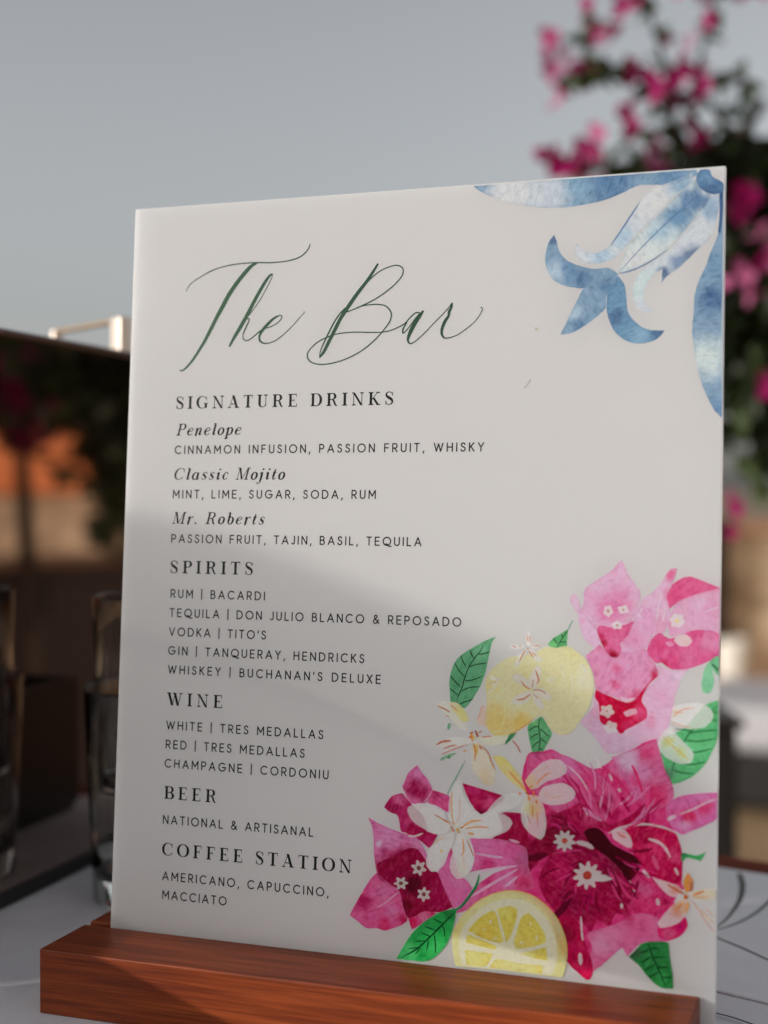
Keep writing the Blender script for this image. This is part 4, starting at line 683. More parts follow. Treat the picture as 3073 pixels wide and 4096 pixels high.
def spline(P, k=6, closed=False, sharp=False):
    """Catmull-Rom through points of any dimension; sharp keeps pointed tips"""
    n = len(P); out = []
    D = len(P[0])
    def tan(i):
        a, c = (P[(i - 1) % n], P[(i + 1) % n]) if closed else (P[max(i - 1, 0)], P[min(i + 1, n - 1)])
        t = [(c[d] - a[d]) * 0.5 for d in range(D)]
        if sharp:
            u = (P[i][0] - a[0], P[i][1] - a[1]); v = (c[0] - P[i][0], c[1] - P[i][1])
            lu, lv = math.hypot(*u), math.hypot(*v)
            if lu > 1e-9 and lv > 1e-9:
                cs = (u[0] * v[0] + u[1] * v[1]) / (lu * lv)
                f = max(0.0, min(1.0, (cs + 0.1) / 0.7))
                m = min(lu, lv) / (0.5 * (lu + lv))
                t = [x * f * m for x in t]
        return t
    T = [tan(i) for i in range(n)]
    for i in range(n if closed else n - 1):
        j = (i + 1) % n
        for s in range(k):
            t = s / k
            h = (2 * t**3 - 3 * t**2 + 1, t**3 - 2 * t**2 + t, -2 * t**3 + 3 * t**2, t**3 - t**2)
            out.append(tuple(h[0] * P[i][d] + h[1] * T[i][d] + h[2] * P[j][d] + h[3] * T[j][d] for d in range(D)))
    if not closed: out.append(tuple(P[-1]))
    return out

def arc(cx, cy, rx, ry, a0, a1, n=16):
    return [(cx + rx * math.cos(R(a0 + (a1 - a0) * i / n)), cy + ry * math.sin(R(a0 + (a1 - a0) * i / n))) for i in range(n + 1)]

def varc(cx, cy, rx, ry, a0, a1, thin, thick, n=22, side=0):
    """arc thick where it runs upright; side -1/+1 thickens one side only"""
    o = []
    for i in range(n + 1):
        a = R(a0 + (a1 - a0) * i / n); c = math.cos(a)
        k = abs(c) ** 1.4 if side == 0 or c * side > 0 else 0.25 * abs(c) ** 1.4
        o.append((cx + rx * c, cy + ry * math.sin(a), thin + (thick - thin) * k))
    return o

SW = 0.16
def sans(ch):
    L = []; add = lambda *p: L.append(list(p))
    if ch == 'A': add((0, 0), (.4, 1), (.8, 0)); add((.14, .32), (.66, .32)); w = .8
    elif ch == 'B': add((0, 0), (0, 1), (.27, 1), *arc(.27, .765, .235, .235, 90, -90), (0, .53)); add((.27, .53), *arc(.3, .265, .265, .265, 90, -90), (0, 0)); w = .57
    elif ch == 'C': L.append(arc(.48, .5, .48, .5, 48, 312)); w = .84
    elif ch == 'D': add((0, 0), (0, 1), (.27, 1), *arc(.27, .5, .47, .5, 90, -90), (0, 0)); w = .75
    elif ch == 'E': add((.52, 1), (0, 1), (0, 0), (.52, 0)); add((0, .51), (.47, .51)); w = .53
    elif ch == 'F': add((.5, 1), (0, 1), (0, 0)); add((0, .5), (.45, .5)); w = .51
    elif ch == 'G': add(*arc(.48, .5, .48, .5, 46, 352), (.955, .47), (.52, .47)); w = .96
    elif ch == 'H': add((0, 0), (0, 1)); add((.66, 0), (.66, 1)); add((0, .51), (.66, .51)); w = .66
    elif ch == 'I': add((0, 0), (0, 1)); w = 0
    elif ch == 'J': add((.36, 1), (.36, .24), *arc(.18, .22, .18, .22, 0, -150, 10)); w = .36
    elif ch == 'K': add((0, 0), (0, 1)); add((.54, 1), (0, .4)); add((.17, .58), (.57, 0)); w = .57
    elif ch == 'L': add((0, 1), (0, 0), (.46, 0)); w = .46
    elif ch == 'M': add((0, 0), (.02, 1), (.42, .3), (.82, 1), (.84, 0)); w = .84
    elif ch == 'N': add((0, 0), (0, 1), (.66, 0), (.66, 1)); w = .66
    elif ch == 'O': L.append(arc(.49, .5, .49, .5, 0, 360, 28)); w = .98
    elif ch == 'P': add((0, 0), (0, 1), (.28, 1), *arc(.28, .72, .28, .28, 90, -90), (0, .44)); w = .56
    elif ch == 'Q': L.append(arc(.49, .5, .49, .5, 0, 360, 28)); L.append(spline([(.36, .17), (.52, .14), (.66, -.04), (.85, -.13), (1.05, -.1)])); w = .98
    elif ch == 'R': add((0, 0), (0, 1), (.28, 1), *arc(.28, .72, .28, .28, 90, -90), (0, .44)); add((.27, .44), (.57, 0)); w = .57
    elif ch == 'S': L.append(spline([(.48, .84), (.39, .96), (.25, 1.0), (.10, .93), (.04, .77), (.11, .62), (.26, .53), (.43, .44), (.51, .27), (.43, .07), (.26, 0), (.09, .05), (0, .19)])); w = .52
    elif ch == 'T': add((0, 1), (.6, 1)); add((.3, 1), (.3, 0)); w = .6
    elif ch == 'U': add((0, 1), (0, .31), *arc(.31, .31, .31, .31, 180, 360), (.62, 1)); w = .62
    elif ch == 'V': add((0, 1), (.37, 0), (.74, 1)); w = .74
    elif ch == 'W': add((0, 1), (.29, 0), (.56, .93), (.83, 0), (1.12, 1)); w = 1.12
    elif ch == 'X': add((0, 1), (.62, 0)); add((.62, 1), (0, 0)); w = .62
    elif ch == 'Y': add((0, 1), (.32, .46), (.64, 1)); add((.32, .46), (.32, 0)); w = .64
    elif ch == '&': L.append(spline([(.74, 0), (.47, .31), (.2, .63), (.14, .80), (.2, .95), (.33, 1.0), (.46, .93), (.47, .78), (.35, .63), (.14, .46), (.03, .27), (.09, .08), (.27, 0), (.48, .09), (.63, .31), (.68, .47)])); w = .72
    elif ch == '|': add((0, -.16), (0, 1.14)); w = 0
    elif ch == ',': add((.05, .05), (-.02, -.2)); w = .02
    elif ch == "'": add((.03, 1.02), (0, .74)); w = .03
    else: return [], .26
    polys = []
    for s in L: polys += stroke(s, SW)
    return polys, w

def serif_foot(x, y, half, up, t=.045, br=.07, stem=.07):
    s = 1 if up else -1
    y1 = y + s * t
    P = [[(x - half, min(y, y1)), (x + half, min(y, y1)), (x + half, max(y, y1)), (x - half, max(y, y1))]]
    for q in (-1, 1):
        P.append([(x + q * stem * .9, y + s * t * .5), (x + q * (half * .75), y + s * t * .5), (x + q * stem * .9, y + s * (t + br))])
    return P

def serif(ch, TK=.185, t=.072):
    P = []
    def V(x, y0=0, y1=1, w=TK): P.append([(x - w / 2, y0), (x + w / 2, y0), (x + w / 2, y1), (x - w / 2, y1)])
    def Hh(x0, x1, y, w=t): P.append([(x0, y - w / 2), (x1, y - w / 2), (x1, y + w / 2), (x0, y + w / 2)])
    def Ln(a, b, w):
        dy = b[1] - a[1]; dx = b[0] - a[0]; hw = w * math.hypot(dx, dy) / abs(dy) / 2
        P.append([(a[0] - hw, a[1]), (a[0] + hw, a[1]), (b[0] + hw, b[1]), (b[0] - hw, b[1])])
    def F(x, y, half, stem=TK / 2): P.extend(serif_foot(x, y, half, y < .5, t, .06, stem))
    def tick(x, y0, y1, w=.055): P.append([(x - w / 2, y0), (x + w / 2, y0), (x + w * .2, y1), (x - w * .2, y1)])
    h = 1 - t / 2
    if ch == 'I': V(.19); F(.19, 0, .19); F(.19, 1, .19); W = .38
    elif ch == 'S':
        P.extend(stroke(spline([(u_, v_, w_ * 1.28) for u_, v_, w_ in [(.55, .74, .045), (.50, .88, .045), (.38, .972, .045), (.25, .972, .05), (.13, .9, .075), (.09, .77, .10), (.16, .64, .135), (.31, .53, .16), (.46, .42, .145), (.54, .27, .11), (.50, .11, .08), (.38, .028, .05), (.24, .026, .045), (.12, .09, .045), (.065, .28, .045)]], 4)))
        tick(.555, .70, 1.0, .05); tick(.06, .31, 0, .05); W = .62
    elif ch in 'CG':
        P.extend(stroke(varc(.46, .5, .39, .475, 42, 326 if ch == 'C' else 318, .045, TK + .01, 26, -1)))
        tick(.79, .64, 1.0, .055); W = .86
        if ch == 'G': V(.74, .05, .42); F(.74, .42, .17); P[-3:] = [[(.55, .4), (.93, .4), (.93, .445), (.55, .445)]]; W = .95
    elif ch == 'O': P.extend(stroke(varc(.46, .5, .39, .475, 0, 360, .045, TK + .01, 34))); W = .92
    elif ch == 'N': V(.14, 0, 1, .05); V(.74, .02, 1, .05); Ln((.14, .98), (.73, .0), .145); F(.14, 0, .14, .03); F(.1, 1, .1, .03); F(.74, 1, .14, .03); W = .88
    elif ch == 'A': Ln((.12, 0), (.42, 1), .046); Ln((.41, 1), (.72, 0), TK); Hh(.2, .6, .32); F(.12, 0, .13, .02); F(.72, 0, .17, .08); W = .88
    elif ch == 'T': V(.37); Hh(.02, .72, h); tick(.03, 1, .74, .05); tick(.71, 1, .74, .05); F(.37, 0, .19); W = .74
    elif ch == 'U': V(.2, .3, 1); P.extend(stroke([(.2, .3, TK)] + [(x, y, w) for x, y, w in varc(.44, .28, .24, .255, 180, 360, .05, TK, 14, -1)][1:-1] + [(.68, .3, .05)])); V(.68, .3, 1, .05); F(.2, 1, .19); F(.68, 1, .15, .03); W = .86
    elif ch in 'RPB':
        V(.2); Hh(.1, .45, h); Hh(.2, .45, .5)
        P.extend(stroke(varc(.43, .738, .23, .238, 90, -90, .046, TK, 14)))
        F(.2, 1, .17); W = .72
        if ch == 'R': P.extend(stroke(spline([(.42, .5, .07), (.56, .4, .13), (.63, .2, .14), (.72, .04, .10), (.82, .03, .045)], 4))); F(.2, 0, .19); W = .86
        elif ch == 'P': F(.2, 0, .19)
        else: Hh(.1, .47, t / 2); P.extend(stroke(varc(.45, .262, .26, .24, 90, -90, .046, TK + .01, 14))); F(.2, 0, .17); W = .78
    elif ch in 'EF':
        V(.2); Hh(.1, .66, h); Hh(.2, .5, .51); tick(.64, 1, .72); tick(.49, .62, .51, .05); tick(.49, .40, .51, .05); F(.2, 1, .17)
        if ch == 'E': Hh(.1, .68, t / 2); tick(.67, 0, .29); F(.2, 0, .17); W = .74
        else: F(.2, 0, .19); W = .70
    elif ch == 'D': V(.2); Hh(.1, .45, h); Hh(.1, .45, t / 2); P.extend(stroke(varc(.44, .5, .36, .477, 90, -90, .046, TK + .01, 20))); F(.2, 1, .17); F(.2, 0, .17); W = .88
    elif ch == 'K': V(.2); Ln((.7, 1), (.26, .4), .05); Ln((.38, .56), (.74, 0), .15); F(.2, 0, .18); F(.2, 1, .18); F(.72, 1, .14, .03); F(.75, 0, .15, .08); W = .9
    elif ch == 'W': Ln((.12, 1), (.4, 0), TK); Ln((.41, 0), (.62, .97), .05); Ln((.58, 1), (.86, 0), TK); Ln((.87, 0), (1.08, 1), .05); F(.12, 1, .16, .07); F(.58, 1, .14, .07); F(1.08, 1, .12, .03); W = 1.2
    elif ch == 'M': V(.12, 0, 1, .05); Ln((.15, 1), (.5, .02), .14); Ln((.5, .02), (.84, 1), .05); V(.86, 0, 1, .13); F(.12, 0, .13, .03); F(.86, 0, .17, .06); F(.1, 1, .1, .03); F(.9, 1, .12, .05); W = 1.04
    else: return [], .34
    return [[(x * 1.10, y) for x, y in q] for q in P], W * 1.10

def italic(ch):
    P = []; T, t, X = .15, .066, .63
    A = lambda pts: P.extend(stroke(spline(pts, 4)))
    if ch in 'PCMR':
        P, w = serif(ch, .155, .062); P = [[(x * .92, y) for x, y in q] for q in P]; w *= .92
    elif ch == 'e': A([(.07, .33, t), (.2, .34, t), (.36, .42, t), (.38, .54, .06), (.28, .62, .05), (.15, .56, .08), (.07, .38, T), (.07, .2, T), (.15, .05, .08), (.26, .02, .05), (.4, .13, t)]); w = .42
    elif ch == 'n': A([(0, .5, t), (.07, .6, .06), (.12, .58, .09), (.11, .4, T), (.1, .2, T), (.1, 0, T)]); A([(.11, .36, t), (.24, .58, t), (.34, .62, .07), (.39, .54, .10), (.37, .3, T), (.36, .12, T), (.41, .02, .06), (.5, .1, t)]); w = .5
    elif ch == 'l': A([(0, .93, t), (.1, .98, .08), (.12, .8, T), (.12, .4, T), (.12, .13, T), (.16, .02, .06), (.25, .1, t)]); w = .25
    elif ch == 'o': P.extend(stroke(varc(.21, .315, .18, .3, 0, 360, t, T, 24))); w = .42
    elif ch == 'p': A([(0, .5, t), (.08, .62, .07), (.11, .5, T), (.11, .1, T), (.11, -.3, T)]); P.extend(serif_foot(.11, -.32, .13, True)); P.extend(stroke(varc(.27, .32, .17, .3, 150, -150, t, T, 20, 1))); w = .48
    elif ch == 'a': P.extend(stroke(varc(.22, .31, .18, .3, 40, 330, t, T, 20, -1))); A([(.41, .62, .06), (.4, .45, T), (.39, .15, T), (.43, .02, .06), (.53, .1, t)]); w = .53
    elif ch == 's': A([(.33, .5, .05), (.28, .61, t), (.18, .62, .05), (.08, .53, .09), (.12, .4, T), (.26, .27, T), (.31, .13, .09), (.2, .02, .05), (.09, .03, t), (.02, .16, .05)]); w = .36
    elif ch in 'ij':
        A([(0, .5, t), (.08, .62, .07), (.11, .5, T), (.11, .13, T), (.15, .02, .06), (.25, .1, t)] if ch == 'i' else [(0, .5, t), (.1, .62, .07), (.12, .5, T), (.12, 0, T), (.08, -.24, .08), (-.04, -.32, t), (-.12, -.24, .06)])
        P.append(disc(.15, .86, .075)); w = .25
    elif ch == 'c': A([(.35, .48, .08), (.3, .6, .05), (.2, .62, t), (.1, .5, .09), (.06, .3, T), (.1, .1, .10), (.2, .02, .05), (.36, .12, t)]); w = .4
    elif ch == 't': A([(.14, .86, .06), (.12, .6, T), (.1, .3, T), (.1, .12, .1), (.15, .02, .06), (.27, .1, t)]); P.append([(0, .58), (.27, .58), (.27, .63), (0, .63)]); w = .29
    elif ch == 'r': A([(0, .5, t), (.08, .62, .07), (.11, .5, T), (.1, .2, T), (.1, 0, T)]); A([(.11, .34, t), (.2, .54, t), (.3, .62, .07), (.36, .57, .10)]); w = .37
    elif ch == 'b': A([(0, .93, t), (.09, .98, .08), (.11, .8, T), (.11, .3, T), (.13, .08, .08)]); P.extend(stroke(varc(.26, .31, .17, .3, 160, -160, t, T, 22, 1))); w = .46
    elif ch == '.': P.append(disc(.08, .07, .075)); w = .14
    else: return [], .30
    return [[(x * (1.05 if ch in 'PCMR' else 1.22) + .25 * y, y) for x, y in q] for q in P], w * (1.05 if ch in 'PCMR' else 1.22)

def union(polys, eps=1e-6):
    """one flat triangulation of overlapping polygons"""
    vs, fs, bb, ps = [], [], [], []
    for q in polys:
        area = sum(q[i][0] * q[(i + 1) % len(q)][1] - q[(i + 1) % len(q)][0] * q[i][1] for i in range(len(q)))
        if abs(area) < 1e-10: continue
        if area < 0: q = q[::-1]
        b = len(vs)
        vs += [Vector((x, y)) for x, y in q]
        fs.append(list(range(b, b + len(q))))
        ps.append(q)
        bb.append((min(p[0] for p in q), max(p[0] for p in q), min(p[1] for p in q), max(p[1] for p in q)))
    v, e, f, ov, oe, of = delaunay_2d_cdt(vs, [], fs, 0, eps)
    keep = []
    for t in f:
        cx = sum(v[i][0] for i in t) / len(t); cy = sum(v[i][1] for i in t) / len(t)
        for q, (x0, x1, y0, y1) in zip(ps, bb):
            if x0 <= cx <= x1 and y0 <= cy <= y1 and inside(cx, cy, q):
                keep.append(tuple(t)); break
    return [tuple(p) for p in v], keep

GLYPHS = {}
def glyph(style, ch):
    if (style, ch) not in GLYPHS:
        polys, w = {'S': sans, 'H': serif, 'N': italic}[style](ch)
        GLYPHS[style, ch] = (union(polys) if polys else ([], [])) + (w,)
    return GLYPHS[style, ch]

def text_mesh(style, text, x, y, width, cap, z):
    """lettering spaced out so that the line has its measured width"""
    c = cap * (1 - (SW if style == 'S' else 0))
    gl = [glyph(style, ch) for ch in text]
    nat = sum(g[2] for g in gl) * c
    tr = (width - (SW * cap if style == 'S' else 0) - nat) / max(1, len(gl) - 1)
    px = x + (SW * cap / 2 if style == 'S' else 0)
    py = y + (SW * cap / 2 if style == 'S' else 0)
    mb = MB()
    for v, f, w in gl:
        if f: mb.add([(px + a * c, py + b * c, z) for a, b in v], f)
        px += w * c + tr
    return mb

# ------------------------------------------------------------------ printed watercolour artwork: petals, leaves and brush strokes
def linear(h):
    """screen colour 0..255 to linear light"""
    o = []
    for c in h:
        c = c / 255
        o.append(c / 12.92 if c <= .04045 else ((c + .055) / 1.055) ** 2.4)
    return o

def seg_dist(px, py, poly):
    best = 1e9
    for i in range(len(poly)):
        ax, ay = poly[i]; bx, by = poly[(i + 1) % len(poly)]
        dx, dy = bx - ax, by - ay
        q = dx * dx + dy * dy
        t = 0 if q < 1e-12 else max(0, min(1, ((px - ax) * dx + (py - ay) * dy) / q))
        d = (px - ax - t * dx) ** 2 + (py - ay - t * dy) ** 2
        if d < best: best = d
    return math.sqrt(best)

def inside(px, py, poly):
    c = False; j = len(poly) - 1
    for i in range(len(poly)):
        if (poly[i][1] > py) != (poly[j][1] > py) and px < (poly[j][0] - poly[i][0]) * (py - poly[i][1]) / (poly[j][1] - poly[i][1]) + poly[i][0]:
            c = not c
        j = i
    return c

class Paint:
    def __init__(s): s.v = []; s.f = []; s.c = []; s.k = 0
    def add(s, vs, fs, cs):
        b = len(s.v)
        s.v += vs; s.c += cs; s.f += [tuple(b + i for i in t) for t in fs]

LAYER = 0                            # paint layers, each a hair above the last
STROKES = 0
def petal(pt, flat, tone, spots, streak, edge):
    global LAYER
    LAYER += 1
    z = 0.012 + LAYER * 0.0016
    raw = [(flat[i], flat[i + 1]) for i in range(0, len(flat), 2)]
    out = spline(raw, 5, True, True)
    out = [(min(max(x, .2), 215.8) + .12 * noise.noise((x * .9, y * .9, LAYER)), y + .12 * noise.noise((x * .9, y * .9, LAYER + 50.))) for x, y in out]
    out = [(min(max(x, .2), 215.8), y) for x, y in out]
    xs = [p[0] for p in out]; ys = [p[1] for p in out]
    w = max(max(xs) - min(xs), max(ys) - min(ys))
    step = 0.62 if w > 6 else 0.4
    coarse = out[::2]
    pts = list(out); ed = [1.0] * len(out)
    y = min(ys) + step / 2; r = 0
    while y < max(ys):
        x = min(xs) + step * (.5 if r % 2 else 0)
        while x < max(xs):
            if inside(x, y, out):
                d = seg_dist(x, y, coarse)
                if d > step * .45:
                    pts.append((x, y)); ed.append(max(0.0, 1 - d / 1.1))
            x += step
        y += step * .866; r += 1
    area = sum(out[i][0] * out[(i + 1) % len(out)][1] - out[(i + 1) % len(out)][0] * out[i][1] for i in range(len(out)))
    face = list(range(len(out))) if area > 0 else list(range(len(out) - 1, -1, -1))
    v, e, f, ov, oe, of = delaunay_2d_cdt([Vector(p) for p in pts], [], [face], 0, 1e-4)
    f = [tuple(t) for t, o in zip(f, of) if len(o)]
    cx, cy = sum(xs) / len(xs), sum(ys) / len(ys)
    base = linear(tone)
    sp = [(a, b, r_, linear(h), al) for a, b, r_, h, al in spots]
    ang = LAYER * 1.3
    ca, sa = math.cos(ang), math.sin(ang)
    cols = []
    for i, p in enumerate(v):
        px, py = p
        e_ = max([ed[k] for k in ov[i]], default=0.5) if ov[i] else 0.5
        wx = px + 1.6 * noise.noise((px * .22, py * .22, LAYER * 3.1)); wy = py + 1.6 * noise.noise((px * .22, py * .22, LAYER * 3.1 + 40))
        c = list(base)
        for a, b, r_, h, al in sp:
            d = math.hypot(wx - a, wy - b) / max(r_, .05)
            if d < 1.6:
                d += .22 * noise.noise((px * .55, py * .55, a))
                k = al * max(0.0, min(1.0, 1.55 - d * 1.12)) ** 1.1
                k = min(k, al)
                c = [q + (u - q) * k for q, u in zip(c, h)]
        # pigment running along the brush direction, and pooling at the edge
        rx, ry = px - cx, py - cy
        u = (rx * ca + ry * sa); t_ = (-rx * sa + ry * ca)
        n = noise.noise((u * .28, t_ * 1.5, LAYER)) + .7 * noise.noise((u * .9, t_ * 3.2, LAYER + 9.)) + .6 * noise.noise((px * .5, py * .5, LAYER + 21.))
        g = max(.3, 1 + streak * 1.75 * n)
        k = edge * e_ * (0.6 + .6 * noise.noise((px * .3, py * .3, 7.)))
        mx = max(c)
        if g < 1: c = [q ** (1 + (1 - g) * .8) * (.6 + .4 * g) for q in c]
        else: c = [q + (max(c) * 1.05 - q) * (g - 1) * .16 + q * (g - 1) * .35 for q in c]
        c = [max(.003, min(.88, q)) for q in c]
        c = [q * (1 - k * (1.25 - q / max(mx, .01) * .6)) for q in c]
        cols.append((c[0], c[1], c[2], 1.0))
    pt.add([(a, b, z) for a, b in v], f, cols)

def brush(pt, flat, w, tone):
    global STROKES
    STROKES += 1
    z = 0.012 + (LAYER + 1 + STROKES % 4) * 0.0016
    raw = [(flat[i], flat[i + 1]) for i in range(0, len(flat), 2)]
    P = spline(raw, 6) if len(raw) > 2 else [(raw[0][0] + (raw[1][0] - raw[0][0]) * i / 6, raw[0][1] + (raw[1][1] - raw[0][1]) * i / 6) for i in range(7)]
    n = len(P); vs = []; cs = []; fs = []
    base = linear(tone)
    for i in range(n):
        a, b = P[max(i - 1, 0)], P[min(i + 1, n - 1)]
        dx, dy = b[0] - a[0], b[1] - a[1]; L = math.hypot(dx, dy) or 1
        q = i / (n - 1)
        hw = w / 2 * (0.35 + .65 * min(1, 5 * q, 4 * (1 - q))) * (1 + .25 * noise.noise((P[i][0] * .8, P[i][1] * .8, STROKES)))
        g = 1 + .16 * noise.noise((P[i][0] * .9, P[i][1] * .9, STROKES + 5.))
        for s in (-1, 1):
            vs.append((min(max(P[i][0] - s * dy / L * hw, .2), 215.8), P[i][1] + s * dx / L * hw, z)); cs.append((base[0] * g, base[1] * g, base[2] * g, 1))
        if i: fs.append((2 * i - 2, 2 * i, 2 * i + 1, 2 * i - 1))
    pt.add(vs, fs, cs)

# ------------------------------------------------------------------ materials
def acrylic(name, tint, rough, fac, use_attr=False, grain=0.0):
    """white acrylic sheet and its print: a glossy face over a body that lets some light through"""
    m = mat(name, tint, rough, 0, 0.22 if not use_attr else 0.10)
    n = m.node_tree.nodes; l = m.node_tree.links; b = n['Principled BSDF']
    out = n['Material Output']
    tr = n.new('ShaderNodeBsdfTranslucent'); tr.inputs['Color'].default_value = (*[min(.97, q * 1.1) for q in tint], 1)
    mx = n.new('ShaderNodeMixShader'); mx.inputs['Fac'].default_value = fac
    l.new(b.outputs[0], mx.inputs[1]); l.new(tr.outputs[0], mx.inputs[2]); l.new(mx.outputs[0], out.inputs['Surface'])
    if use_attr:
        at = n.new('ShaderNodeAttribute'); at.attribute_name = 'paint'
        src = at.outputs['Color']
        if grain:
            tc = n.new('ShaderNodeTexCoord'); nz = n.new('ShaderNodeTexNoise'); nz.inputs['Scale'].default_value = 900; nz.inputs['Detail'].default_value = 3
            mr = n.new('ShaderNodeMapRange'); mr.inputs['From Min'].default_value = .3; mr.inputs['From Max'].default_value = .7
            mr.inputs['To Min'].default_value = 1 - grain; mr.inputs['To Max'].default_value = 1 + grain
            vm = n.new('ShaderNodeVectorMath'); vm.operation = 'SCALE'
            l.new(tc.outputs['Object'], nz.inputs['Vector']); l.new(nz.outputs['Fac'], mr.inputs['Value']); l.new(src, vm.inputs[0]); l.new(mr.outputs['Result'], vm.inputs['Scale'])
            src = vm.outputs[0]
        l.new(src, b.inputs['Base Color']); l.new(src, tr.inputs['Color'])
    return m

m_board = acrylic('white_acrylic', (.88, .885, .89), .16, .72)
m_print = acrylic('watercolour_print', (.8, .8, .8), .26, .60, True, .035)
m_ink = mat('black_ink', (.004, .006, .005), .28, 0, .12)
m_green_ink = mat('green_ink', (.014, .046, .022), .24, .45, .4)

def wood_material(name, c_dark, c_mid, c_light, rough=.42):
    m = mat(name, c_mid, rough, 0, .22)
    n = m.node_tree.nodes; l = m.node_tree.links; b = n['Principled BSDF']
    tc = n.new('ShaderNodeTexCoord'); mp = n.new('ShaderNodeMapping'); mp.inputs['Scale'].default_value = (7, 110, 150)
    nz = n.new('ShaderNodeTexNoise'); nz.inputs['Scale'].default_value = 2.2; nz.inputs['Detail'].default_value = 7; nz.inputs['Distortion'].default_value = .6
    mp2 = n.new('ShaderNodeMapping'); mp2.inputs['Scale'].default_value = (14, 600, 700)
    nz2 = n.new('ShaderNodeTexNoise'); nz2.inputs['Scale'].default_value = 2.0; nz2.inputs['Detail'].default_value = 4
    cr = n.new('ShaderNodeValToRGB'); e = cr.color_ramp.elements
    e[0].position = .3; e[0].color = (*c_dark, 1); e[1].position = .72; e[1].color = (*c_light, 1)
    k = e.new(.5); k.color = (*c_mid, 1)
    mr = n.new('ShaderNodeMapRange'); mr.inputs['To Min'].default_value = .58; mr.inputs['To Max'].default_value = 1.25; mr.inputs['From Min'].default_value = .3; mr.inputs['From Max'].default_value = .7
    vm = n.new('ShaderNodeVectorMath'); vm.operation = 'SCALE'
    l.new(tc.outputs['Object'], mp.inputs[0]); l.new(mp.outputs[0], nz.inputs['Vector']); l.new(nz.outputs['Fac'], cr.inputs['Fac'])
    l.new(tc.outputs['Object'], mp2.inputs[0]); l.new(mp2.outputs[0], nz2.inputs['Vector']); l.new(nz2.outputs['Fac'], mr.inputs['Value'])
    l.new(cr.outputs['Color'], vm.inputs[0]); l.new(mr.outputs[0], vm.inputs['Scale']); l.new(vm.outputs[0], b.inputs['Base Color'])
    bp = n.new('ShaderNodeBump'); bp.inputs['Strength'].default_value = .12; bp.inputs['Distance'].default_value = .0006
    l.new(nz2.outputs['Fac'], bp.inputs['Height']); l.new(bp.outputs[0], b.inputs['Normal'])
    return m

m_cherry = wood_material('cherry_wood', (.150, .025, .007), (.225, .042, .010), (.31, .064, .015))
m_table_wood = wood_material('red_table_wood', (.10, .02, .01), (.20, .035, .014), (.27, .05, .02), .8)
m_timber = wood_material('weathered_timber', (.12, .07, .04), (.2, .12, .07), (.28, .18, .1), .7)

# ------------------------------------------------------------------ the terrace
NV = Vector((.3339, .9426, 0))       # straight back from the face of the sign
RV = Vector((.9426, -.3339, 0))      # along the sign, left to right

g = MB(); g.box(-600, 600, -600, 600, -.3, -.004)
tag(g.build('ground', noisy('dry_earth', (.16, .12, .07), (.24, .18, .11), .4)), kind='structure')
m_floor = noisy('sandy_paving', (.26, .165, .085), (.37, .25, .14), 3.0, .8, bump=.2)
g = MB(); g.box(-5, 6.5, -5, 7.75, -.25, 0)
tag(g.build('terrace_floor', m_floor), kind='structure')

# ------------------------------------------------------------------ bar table with a white runner
m_linen = noisy('white_linen', (.74, .73, .76), (.80, .79, .82), 40, .75, bump=.05)
def frame(o, xd):                    # local x along xd, y = left of it, z up
    xd = xd.normalized(); yd = Vector((0, 0, 1)).cross(xd)
    return Matrix.Translation(o) @ Matrix(((xd.x, yd.x, 0, 0), (xd.y, yd.y, 0, 0), (0, 0, 1, 0), (0, 0, 0, 1)))

ED = Vector((.838, -.545, 0))        # the far edge of the table
tb = empty('bar_table', (0, 0, 0))
tb.matrix_world = frame(Vector((.159, .700, TABLE_Z)), ED)
tag(tb, 'long red wooden bar table mostly covered by a white cloth under the menu sign', 'table')
t = MB(); t.box(-1.0, .75, -.86, .018, -.042, -.0022); t.build('tabletop', m_table_wood, tb, bevel=.004)
for x in (-.93, .68):
    for y in (-.79, -.05):
        t = MB(); t.prism([(-.03, -.042), (.03, -.042), (.022, -TABLE_Z), (-.022, -TABLE_Z)], y - .03, y + .03, Matrix.Translation((x, 0, 0))); t.build('leg', m_table_wood, tb, bevel=.003)
cl = MB(); cl.box(-.96, .71, -.83, -.0235, -.0022, 0)
o = cl.build('table_runner', m_linen, bevel=.0008)
o.matrix_world = tb.matrix_world.copy()
tag(o, 'plain white cloth spread over the bar table beneath sign and glasses', 'tablecloth')

# ------------------------------------------------------------------ sign base: block with a slanted slot
FL = Vector((-.11965, .49076, 0))
LEAN = .07558
BH = .0225
base = empty('sign_base', (0, 0, 0))
base.matrix_world = frame(Vector((FL.x, FL.y, TABLE_Z)), RV)
tag(base, 'cherry red wooden block with a slot holding the menu sign upright', 'sign holder')
s0, s1, dp, BD = .0296, .0334, .0124, .062
sh = dp * math.tan(LEAN)
L = .2220
def block_mesh():
    prof = [(0, 0), (BD, 0), (BD, BH), (s1, BH), (s1 - sh, BH - dp), (s0 - sh, BH - dp), (s0, BH), (0, BH)]   # (depth, height)
    n = len(prof)
    mb = MB()
    mb.v = [(x, y, z) for x in (0, L) for y, z in prof]
    # end faces split at the slot so they stay flat and clean
    for b, rev in ((0, False), (n, True)):
        for q in ([0, 5, 6, 7], [0, 1, 4, 5], [1, 2, 3, 4]):
            q = [b + i for i in q]
            mb.f.append(tuple(q[::-1] if rev else q))
    for i in range(n):
        mb.f.append((i, (i + 1) % n, (i + 1) % n + n, i + n))
    return mb
block_mesh().build('block', m_cherry, base, bevel=.0006)

